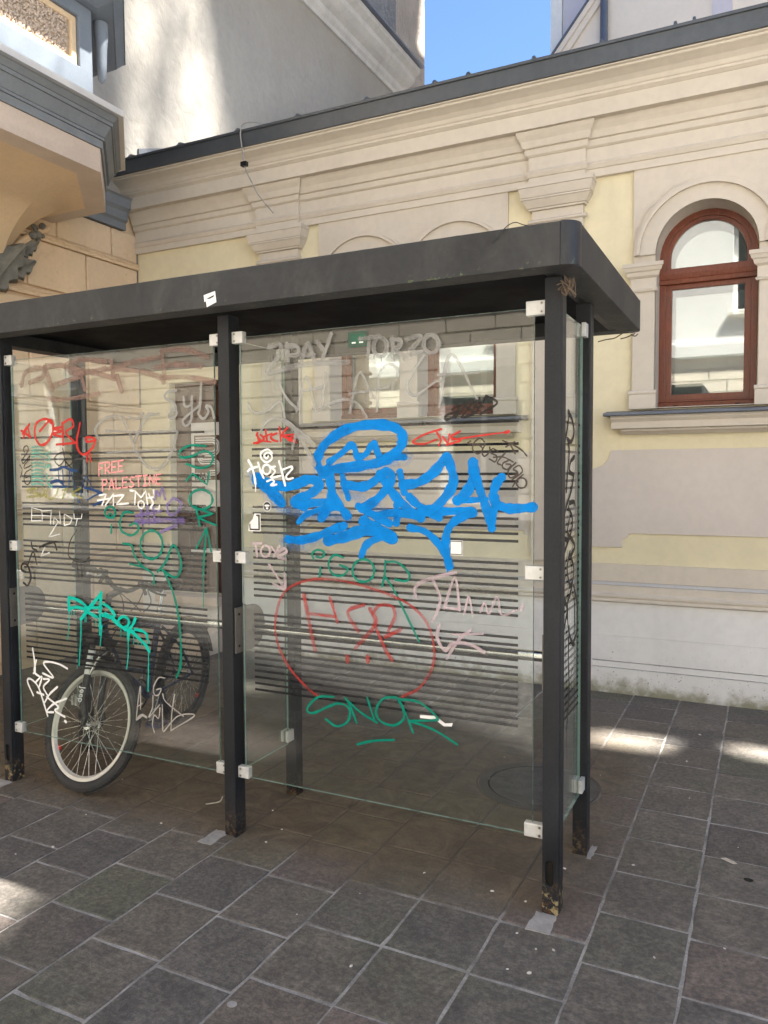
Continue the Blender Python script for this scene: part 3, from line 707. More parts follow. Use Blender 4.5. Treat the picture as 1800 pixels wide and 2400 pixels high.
obj('roof', plate([(XO+.38, 8.08), (-9.0, 10.6), (-9.0, 10.4), (XO-.1, 8.08)], [], XZ, 5.80, 11.80), 'roof_metal', WHs)
RC = thing('roughcast_house', 'brown grey roughcast house wall rising behind the white eaves', 'building', (-8, 13.5, 0))
obj('wall', B(-9, XO-.01, 11.63, 12.78, -.02, 14.0), 'roughcast_brown', RC)
# ================================================================== PALE CHURCH at the right behind the roof
CH = thing('pale_church', 'pale pink and lavender church with a raking gable above the metal roof', 'building', (0, 13, 0))
obj('wall', B(-3.02, 9, 12.21, 20, -.02, 13.0), 'pale_cream', CH)
obj('corner_pilaster', B(-3.10, -2.93, 12.15, 12.25, 0, 13.0), 'facade_white', CH)
obj('recess', B(-2.92, -2.55, 12.19, 12.22, 0, 13.0), 'lavender_paint', CH)
ch_g = obj('gable_wall', plate([(-3.0, 0), (-3.0, 7.7), (-.2, 11.15), (2.6, 7.7), (2.6, 0)], [], XZ, 11.90, 12.18), 'pale_cream', CH)
for a, b in (((-3.06, 7.62), (-.2, 11.15)), ((-.2, 11.15), (2.66, 7.62))):
    d = Vector((b[0]-a[0], b[1]-a[1])).normalized(); nn = Vector((-d.y, d.x))
    for o0, o1, y0, mt in ((-.13, -.05, 11.84, 'pale_cream'), (-.048, .02, 11.80, 'pale_cream'), (.021, .045, 11.77, 'drain_metal')):
        q = [(a[0]+nn.x*o0, a[1]+nn.y*o0), (b[0]+nn.x*o0, b[1]+nn.y*o0), (b[0]+nn.x*o1, b[1]+nn.y*o1), (a[0]+nn.x*o1, a[1]+nn.y*o1)]
        obj('raking_cornice', plate(q, [], XZ, y0, 11.9), mt, ch_g)
obj('lavender_strip', B(-.80, -.55, 11.87, 11.91, 0, 10.2), 'lavender_paint', CH)
bm = bmesh.new(); tube(bm, [(-2.24, 11.82, 0), (-2.24, 11.82, 8.6), (-2.1, 11.86, 8.72)], .055, 12); obj('downpipe', bm, 'drain_metal', CH, smooth=True)
# added turret out of view, its bulb shaped to shadow the white wall
TU = thing('added_shade_turret', 'added unseen turret with a bulbous dome, shading the white wall', 'tower', (2.0, 12.8, 0))
obj('shaft', plate([(2+1.0*math.cos(R(a)), 12.8+1.0*math.sin(R(a))) for a in range(0, 360, 45)], [], XY, 0, 20.3), 'pale_cream', TU)
bm = bmesh.new(); prof = [(1.0, 20.3), (1.5, 20.35), (1.5, 20.5), (2.3, 21.0), (2.8, 21.9), (2.9, 22.9), (2.5, 24.1), (1.6, 25.1), (.7, 25.9), (.25, 27), (.05, 28.7)]
rg = [[bm.verts.new((2+r*math.cos(2*math.pi*k/32), 12.8+r*math.sin(2*math.pi*k/32), z)) for k in range(32)] for r, z in prof]
for a, b in zip(rg, rg[1:]):
    for k in range(32): bm.faces.new((a[k], a[(k+1) % 32], b[(k+1) % 32], b[k]))
obj('dome', bm, 'roof_metal', TU, smooth=True)
# added tree out of view: its crown thins the sun on wall and bay
TR = thing('added_sun_filter_tree', 'added unseen tree whose leafy crown filters sun off the white wall', 'tree', (3.5, 9.2, 0))
bm = bmesh.new(); tube(bm, [(3.5, 9.2, 0), (3.52, 9.22, 4), (3.48, 9.18, 10), (3.5, 9.2, 18), (3.5, 9.2, 26)], .3, 12, radii=[.34, .27, .2, .1, .03])
rr = random.Random(21)
for k in range(16):
    z = 9.5+k; a = k*2.4; tube(bm, [(3.5, 9.2, z), (3.5+.8*math.cos(a), 9.2+1.2*math.sin(a), z+1.5), (3.5+1.2*math.cos(a), 9.2+1.9*math.sin(a), z+2.8)], .06, 6, radii=[.08, .05, .02])
obj('trunk', bm, 'twig', TR)
vs_, fs_ = [], []
while len(fs_) < 15500:
    p = Vector((rr.uniform(-1, 1), rr.uniform(-1, 1), rr.uniform(-1, 1)))
    if (p.x**4+p.y**4+p.z**4) > 1: continue
    c = Vector((3.5+1.5*p.x, 9.3+3.3*p.y, 19.8+7.2*p.z)); q = rr.uniform(.05, .08)
    u = Vector((rr.gauss(0, 1), rr.gauss(0, 1), rr.gauss(0, 1))).normalized(); w_ = u.orthogonal().normalized(); n = len(vs_)
    vs_ += [c-u*q, c+w_*q*.8, c+u*q*1.2, c-w_*q*.8]; fs_.append((n, n+1, n+2, n+3))
me = bpy.data.meshes.new('crown'); me.from_pydata(vs_, [], fs_)
M('leaf_green', (.07, .12, .035), .6, .3, 3)
obj('crown', me, 'leaf_green', TR)
# added wall out of view: shades the court, its slits cut the sun patches
SW = thing('added_shade_wall', 'added unseen wall with open slits, shading the court from the right', 'wall', (5.0, 5, 0))
holes = [[(6.88, 9.56), (7.08, 9.49), (7.26, 10.32), (7.03, 10.32)], [(6.58, 8.03), (6.8, 8.03), (7.04, 9.04), (6.84, 8.87)], [(5.29, 13.53), (5.65, 13.72), (6.19, 13.95), (6.13, 14.67), (6.08, 15.71), (5.42, 15.02)]]
obj('wall', plate([(3.65, -.02), (9.8, -.02), (9.8, 24.5), (8.1, 24.5), (8.1, 20.1), (3.65, 20.1)], holes[:2]+[[(4.71, 12.86), (5.15, 13.15), (5.5, 14.67), (4.93, 14.67)]], YZ, 5.0, 5.06), 'facade_cream', SW)

# ================================================================== OPPOSITE HOUSE (behind the viewer, seen mirrored in the glass)
OP = thing('opposite_house', 'cream house of ashlar courses with a brown door across the sunny lane', 'building', (-3, -2.8, 0))
YO = -2.75
door = (-11.3, -10.25, .12, 2.80)
opn = [door, (-9.6, -8.6, 1.25, 2.85), (-3.35, -2.45, 1.25, 2.85), (.6, 1.5, 1.25, 2.85)]
upper = [(x, x+.95, z, z+1.7) for x in (-9.0, -6.9, -4.8, -2.7, -.6, 1.5, 3.6) for z in (4.3, 7.3)]
obj('wall', plate([(-14, -.02), (9, -.02), (9, 9.6), (-14, 9.6)], [[(a, c), (b, c), (b, d), (a, d)] for a, b, c, d in opn+upper], XZ, YO-.4, YO-.012), 'facade_white', OP)
bmx = bmesh.new(); box(bmx, -.5, .5, 0, 1, -.5, .5); blk = bpy.data.meshes.new('ashlar_block'); bmx.to_mesh(blk); bmx.free(); blk.materials.append(MATS['facade_cream'])
zc = 1.16; ci = 0; nblk = 0
while zc < 3.5:
    x = -11.4+(.29 if ci % 2 else 0)
    while x < 2.6:
        x1 = x+.58; segs = [(x, x1)]
        for a, b, c, d in opn:
            if zc+.2 > c and zc < d:
                ns = []
                for p, q in segs:
                    if q <= a or p >= b: ns.append((p, q))
                    else:
                        if p < a-.06: ns.append((p, a))
                        if q > b+.06: ns.append((b, q))
                segs = ns
        for p, q in segs:
            o = bpy.data.objects.new('ashlar_block', blk); COL.objects.link(o); attach(o, OP)
            o.location = ((p+q)/2, YO-.03, zc+.1); o.scale = (q-p-.016, .045, .178); nblk += 1
        x = x1
    zc += .2; ci += 1
for a, b in ((-14, door[0]-.08), (door[1]+.08, 9)):
    obj('plinth', B(a, b, YO-.05, YO+.03, -.02, 1.08), 'rough_render', OP); obj('plinth_cap', B(a, b, YO-.05, YO+.06, 1.081, 1.15), 'facade_white', OP)
obj('floor_band', B(-14, 9, YO-.03, YO+.08, 3.58, 3.80), 'facade_white', OP); obj('eaves', B(-14, 9, YO-.4, YO+.3, 9.3, 9.62), 'facade_cream', OP)
d = obj('door', B(door[0]+.002, door[1]-.002, YO-.25, YO-.19, .12, door[3]-.002), 'door_brown', OP)
obj('door_leaf', plate([(door[0]+.10, .16), (door[1]-.10, .16), (door[1]-.10, 2.70), (door[0]+.10, 2.70)], [[(door[0]+.2, 1.30), (door[1]-.2, 1.30), (door[1]-.2, 2.22), (door[0]+.2, 2.22)]], XZ, YO-.188, YO-.15), 'door_brown', d)
obj('door_panel', B(door[0]+.26, door[1]-.26, YO-.149, YO-.138, .3, 1.1), 'door_brown', d, bevel=.01)
obj('door_glazing', B(door[0]+.2, door[1]-.2, YO-.186, YO-.176, 1.30, 2.22), 'paper_white', d)
for a, b, c, e in opn[1:]+upper:
    f = obj('window', plate([(a+.003, c+.003), (b-.003, c+.003), (b-.003, e-.003), (a+.003, e-.003)], [[(a+.07, c+.07), ((a+b)/2-.03, c+.07), ((a+b)/2-.03, e-.07), (a+.07, e-.07)], [((a+b)/2+.03, c+.07), (b-.07, c+.07), (b-.07, e-.07), ((a+b)/2+.03, e-.07)]], XZ, YO-.24, YO-.18), 'facade_white', OP)
    obj('pane', B(a+.065, b-.065, YO-.215, YO-.205, c+.065, e-.065), 'dark_glass', f)
    obj('sill', B(a-.06, b+.06, YO-.011, YO+.07, c-.06, c-.003), 'stucco_grey', f)

# ================================================================== BUS SHELTER
BS = thing('bus_shelter', 'dark grey steel and glass shelter covered in graffiti', 'shelter', (-2.1, 3.0, 0))
PX = [(-3.565, -3.505), (-2.137, -2.077), (-.713, -.653)]
ZP, ZT = 2.277, 2.42
def post(x0, x1, y0, y1, slot=None):
    bm = bmesh.new()
    if slot:
        sx0, sx1, sz0, sz1 = slot
        plate([(x0, -.02), (x1, -.02), (x1, ZP), (x0, ZP)], [[(sx0, sz0+.012), (sx0+.004, sz0+.003), (sx0+.01, sz0), (sx1-.01, sz0), (sx1-.004, sz0+.003), (sx1, sz0+.012), (sx1, sz1-.012), (sx1-.004, sz1-.003), (sx1-.01, sz1), (sx0+.01, sz1), (sx0+.004, sz1-.003), (sx0, sz1-.012)]], XZ, y0, y0+.014, bm)
        box(bm, x0, x1, y0+.0145, y1, -.02, ZP)
    else: box(bm, x0, x1, y0, y1, -.02, ZP)
    p = obj('post', bm, 'shelter_paint_worn' if slot else 'shelter_paint', BS, bevel=.004)
    if slot: obj('slot', B(sx0-.002, sx1+.002, y0+.0120, y0+.0143, sz0-.002, sz1+.002), 'slot_dark', p)
for i, (a, b) in enumerate(PX):
    post(a, b, 2.73, 2.805, (a+.014, b-.018, .105, .195) if i != 1 else None)
    post(a, b, 3.22, 3.285)
# roof ring: fascias, rounded corners, lip, dark ceiling
RX0, RX1, RY0, RY1, rc, lip = -3.70, -.569, 2.588, 4.02, .055, .105
ze, zt = ZP+.001, ZT
def fascia(nm, pts, mat, bev=.003): obj(nm, plate(pts, [], XY, ze, zt), mat, rf_, bevel=bev)
rf_ = obj('roof', B(RX0+lip, RX1-lip, RY0+lip, RY1-lip, 2.345, 2.40), 'ceiling_black', BS)
g_ = .0012
fascia('fascia', [(RX0+rc+g_, RY0), (RX1-rc-g_, RY0), (RX1-rc-g_, RY0+lip), (RX0+rc+g_, RY0+lip)], 'fascia_paint')
fascia('fascia', [(RX0+rc+g_, RY1-lip), (RX1-rc-g_, RY1-lip), (RX1-rc-g_, RY1), (RX0+rc+g_, RY1)], 'fascia_paint')
fascia('fascia', [(RX1-lip, RY0+lip+g_), (RX1, RY0+rc+.012), (RX1, RY1-rc-g_), (RX1-lip, RY1-lip-g_)], 'fascia_paint')
fascia('fascia', [(RX0, RY0+rc+.012), (RX0+lip, RY0+lip+g_), (RX0+lip, RY1-lip-g_), (RX0, RY1-rc-g_)], 'fascia_paint')
for cx, sx in ((RX1-rc, 1), (RX0+rc, -1)):
    for cy, sy in ((RY0+rc, -1), (RY1-rc, 1)):
        q = [(cx+sx*rc*math.sin(R(t)), cy+sy*rc*math.cos(R(t))) for t in range(0, 91, 10)]
        pts = q+[(cx+sx*rc, cy-sy*.011), (cx, cy-sy*.011)]
        obj('corner_piece', plate(pts, [], XY, ze, zt+.0008), 'fascia_corner', rf_, smooth=True)
obj('roof_top', B(RX0+.03, RX1-.03, RY0+.03, RY1-.03, 2.4015, 2.4185), 'fascia_paint', rf_)
for a, b in PX[2:]: obj('ceiling_beam', B(a+.004, b-.004, RY0+lip+.002, RY1-lip-.002, 2.283, 2.344), 'shelter_paint', rf_)
# panes
def pane(x0, x1, y0, y1, z0, z1, mat):
    bm = bmesh.new(); fs = box(bm, x0, x1, y0, y1, z0, z1); thin = 0 if (x1-x0) < (y1-y0) else 1
    for f in fs:
        f.normal_update(); f.material_index = 0 if abs(f.normal[thin]) > .5 else 1
    return obj('glass_pane', bm, None, BS, mats=[mat, 'glass_edge'])
GZ0, GZ1 = .267, 2.181
PR = pane(-2.043, -.757, 2.760, 2.770, GZ0, GZ1, 'shelter_glass')
PL = pane(-3.468, -2.182, 2.760, 2.770, GZ0, GZ1, 'shelter_glass')
PS = pane(-.688, -.678, 2.812, 3.196, GZ0, GZ1, 'side_glass')
PM = pane(-2.112, -2.102, 2.812, 3.196, GZ0, GZ1, 'side_glass')
PA = pane(-3.540, -3.530, 2.812, 3.196, GZ0, GZ1, 'side_glass')
PR['label'] = 'right front pane with the large blue tag'; PL['label'] = 'left front pane in front of the bicycle'; PS['label'] = 'end pane with black vertical script'
FIB = list(range(13))+list(range(15, 23))+list(range(25, 30))+list(range(32, 35))+[37, 38, 41]
for k in FIB:
    z = .660+.0273*k
    for p, x0 in ((PR, -1.985), (PL, -3.410)): obj('stripe', B(x0, x0+1.172, 2.7594, 2.7598, z, z+.0100), 'stripe_black', p)
    obj('stripe', B(-.6776, -.6771, 2.862, 3.150, z, z+.0098), 'stripe_black', PS)
def clamp(x0, x1, y0, y1, z, s, axis='x'):
    c = obj('glass_clamp', B(x0, x1, y0+.004, y1-.004, z-.0255, z+.0255), 'clamp_white', BS, bevel=.003)
    for dz in (-.015, .015):
        bm = bmesh.new()
        if axis == 'x': y0 = y0+.004 if dz < 0 else y0; tube(bm, [(s, y0-.0016, z+dz), (s, y0+.004, z+dz)], .0055, 12); obj('screw', bm, 'screw', c); bm = bmesh.new(); tube(bm, [(s, y0-.0020, z+dz), (s, y0-.0014, z+dz)], .0022, 6); obj('screw_socket', bm, 'slot_dark', c)
        else: tube(bm, [(x1-.004, s, z+dz), (x1+.0016, s, z+dz)], .0055, 12); obj('screw', bm, 'screw', c)
for z in (2.180, 1.236, .288):
    clamp(-2.0765, -2.020, 2.746, 2.784, z, -2.062); clamp(-.786, -.7135, 2.746, 2.784, z, -.728)
    clamp(-3.5045, -3.450, 2.746, 2.784, z, -3.490); clamp(-2.196, -2.1375, 2.746, 2.784, z, -2.152)
for z in (2.165, .310):
    for xc in (-.683, -2.107, -3.535):
        for a, b in ((-.0215, -.0055), (.0055, .0215)):
            obj('glass_clamp', B(xc+a, xc+b, 3.166, 3.2195, z-.027, z+.027), 'clamp_white', BS, bevel=.0015)
# stainless leaning rail on half-round plates
for x0, x1 in ((-2.0685, -.720), (-3.4965, -2.146)):
    bm = bmesh.new(); tube(bm, [(x0, 2.878, .905), (x1, 2.878, .905)], .0205, 20); obj('rail', bm, 'steel', BS, smooth=True)
    for xs, xe in ((x0-.008, x0-.001), (x1+.001, x1+.0065)):
        q = [(2.742, .815), (2.86, .815)]+[(2.86+.10*math.sin(R(t)), .915-.10*math.cos(R(t))) for t in range(10, 171, 10)]+[(2.86, 1.015), (2.742, 1.015)]
        pl = obj('rail_plate', plate(q, [], YZ, xs, xe), 'steel_dull', BS)
        for zz in (.845, .985): 
            bm = bmesh.new(); tube(bm, [(xs-.001, 2.765, zz), (xe+.002, 2.765, zz)], .006, 10); obj('bolt', bm, 'slot_dark', pl)
# concrete fillings at the post feet
for x0, x1, y0, y1 in ((-.735, -.655, 2.605, 2.728), (-2.20, -2.130, 2.62, 2.75), (-3.62, -3.50, 2.62, 2.728), (-.652, -.63, 3.2, 3.32)):
    rr = random.Random(int(y1*99+x0*77)); q = []
    for (ax, ay), (bx, by) in zip([(x0, y0), (x1, y0), (x1, y1), (x0, y1)], [(x1, y0), (x1, y1), (x0, y1), (x0, y0)]):
        for t in range(5): q.append((ax+(bx-ax)*t/5+rr.uniform(-.005, .005), ay+(by-ay)*t/5+rr.uniform(-.005, .005)))
    obj('footing_patch', plate(q, [], XY, -.02, .0026), 'concrete_patch', ground)
# sticker on the roof edge, stickers and torn paper on the panes
def sticker(par, nm, pts, y, mat='sticker_white'): return obj(nm, plate(pts, [], XZ, y-.0004, y), mat, par)
st = sticker(rf_, 'sticker', [(-2.090, 2.330), (-2.032, 2.341), (-2.026, 2.296), (-2.075, 2.280), (-2.079, 2.305), (-2.087, 2.302)], 2.5876)
obj('sticker_print', plate([(-2.078, 2.313), (-2.05, 2.322), (-2.036, 2.326), (-2.04, 2.318), (-2.06, 2.312)], [], XZ, 2.5868, 2.5871), 'sticker_black', st)
sA = sticker(PR, 'sticker', [(-2.008, 1.352), (-1.944, 1.352), (-1.944, 1.428), (-1.976, 1.428), (-1.985, 1.405), (-2.004, 1.385)], 2.7590)
obj('sticker_frame', plate([(-2.001, 1.356), (-1.948, 1.356), (-1.948, 1.424), (-1.967, 1.424), (-1.967, 1.418), (-1.956, 1.416), (-1.956, 1.363), (-1.996, 1.363), (-1.998, 1.385), (-2.003, 1.382)], [], XZ, 2.7582, 2.7585), 'sticker_black', sA)
sB = sticker(PR, 'sticker', [(-1.081, 1.287), (-1.027, 1.287), (-1.027, 1.343), (-1.081, 1.343)], 2.7590)
obj('sticker_frame', plate([(-1.079, 1.289), (-1.029, 1.289), (-1.029, 1.341), (-1.079, 1.341)], [[(-1.076, 1.292), (-1.032, 1.292), (-1.032, 1.338), (-1.076, 1.338)]], XZ, 2.7582, 2.7585), 'sticker_black', sB)
sC = sticker(PR, 'sticker', arc(-1.908, 1.460, .021, 0, 345, 22), 2.7566)
dk = obj('sticker_disc', plate(arc(-1.908, 1.460, .0185, 0, 345, 22), [], XZ, 2.7558, 2.7561), 'sticker_black', sC)
obj('sticker_mark', plate([(-1.908+.014*math.cos(R(t)), 1.463+.0045*math.sin(R(t))) for t in range(0, 360, 24)], [], XZ, 2.7552, 2.7555), 'sticker_white', sC)
obj('sticker_mark', B(-1.913, -1.902, 2.7552, 2.7555, 1.447, 1.456), 'sticker_white', sC)
sticker(PR, 'paper_strip', [(-1.205, .655), (-1.138, .660), (-1.100, .636), (-1.068, .642), (-1.072, .628), (-1.105, .624), (-1.140, .645), (-1.204, .643)], 2.7588)

gs = sticker(PR, 'sticker', [(-1.513, 2.098), (-1.429, 2.100), (-1.429, 2.158), (-1.513, 2.158)], 2.7590, 'green_box')
obj('sticker_frame', plate([(-1.509, 2.102), (-1.433, 2.104), (-1.433, 2.154), (-1.509, 2.154)], [[(-1.505, 2.106), (-1.437, 2.108), (-1.437, 2.150), (-1.505, 2.150)]], XZ, 2.7582, 2.7585), 'manhole_lid', gs)
for x_ in (-1.495, -1.462): obj('sticker_mark', B(x_, x_+.018, 2.7582, 2.7585, 2.112, 2.118), 'sticker_white', gs)

# graffiti strokes, each tag one part of its pane
def stroke(bm, uvl, P, w, org, plane, base):
    n = len(P); r = w/2; L = 0.0; prev = None; cen = []
    P = [Vector((a, b)) for a, b in P]
    Q = [P[0]]
    for p in P[1:]:
        if (p-Q[-1]).length > .0006: Q.append(p)
    P = Q
    if len(P) < 2: P = [P[0], P[0]+Vector((.001, 0))]
    d0 = (P[1]-P[0]).normalized(); d1 = (P[-1]-P[-2]).normalized()
    capn = 4; pts = []
    for i in range(capn): t = math.pi/2*(i/capn); pts.append((P[0]-d0*r*math.cos(t), d0, math.sin(t)))
    for i, p in enumerate(P):
        d = (P[min(i+1, len(P)-1)]-P[max(i-1, 0)]); d = d.normalized() if d.length > 1e-9 else d0
        pts.append((p, d, 1.0))
    for i in range(capn): t = math.pi/2*((i+1)/capn); pts.append((P[-1]+d1*r*math.sin(t), d1, math.cos(t)))
    last = None; prevp = pts[0][0]
    for i, (p, d, k) in enumerate(pts):
        L += (p-prevp).length; prevp = p
        rv = r*(1+.11*math.sin(i*.37+base*9000)+.07*math.sin(i*.91+base*5000)); nrm = Vector((-d.y, d.x)); y = base-.000006*i; row = []
        for s, u in ((-1, .5-.5*max(k, .02)), (0, .5 if k > .25 else .5*k*2), (1, .5+.5*max(k, .02))):
            q = p+nrm*s*rv*max(k, .02); co = (q.x, y, q.y) if plane == 'XZ' else (y, q.x, q.y)
            row.append((bm.verts.new(co), ((0.0, .5, 1.0)[s+1] if k > .99 else ((0.0, .5*k, 0.0)[s+1]), L)))
        if last:
            for a in range(2):
                f = bm.faces.new((last[a][0], last[a+1][0], row[a+1][0], row[a][0]))
                for lp, src in zip(f.loops, (last[a], last[a+1], row[a+1], row[a])): lp[uvl].uv = src[1]
        last = row
PANE = {'R': PR, 'L': PL, 'S': PS}
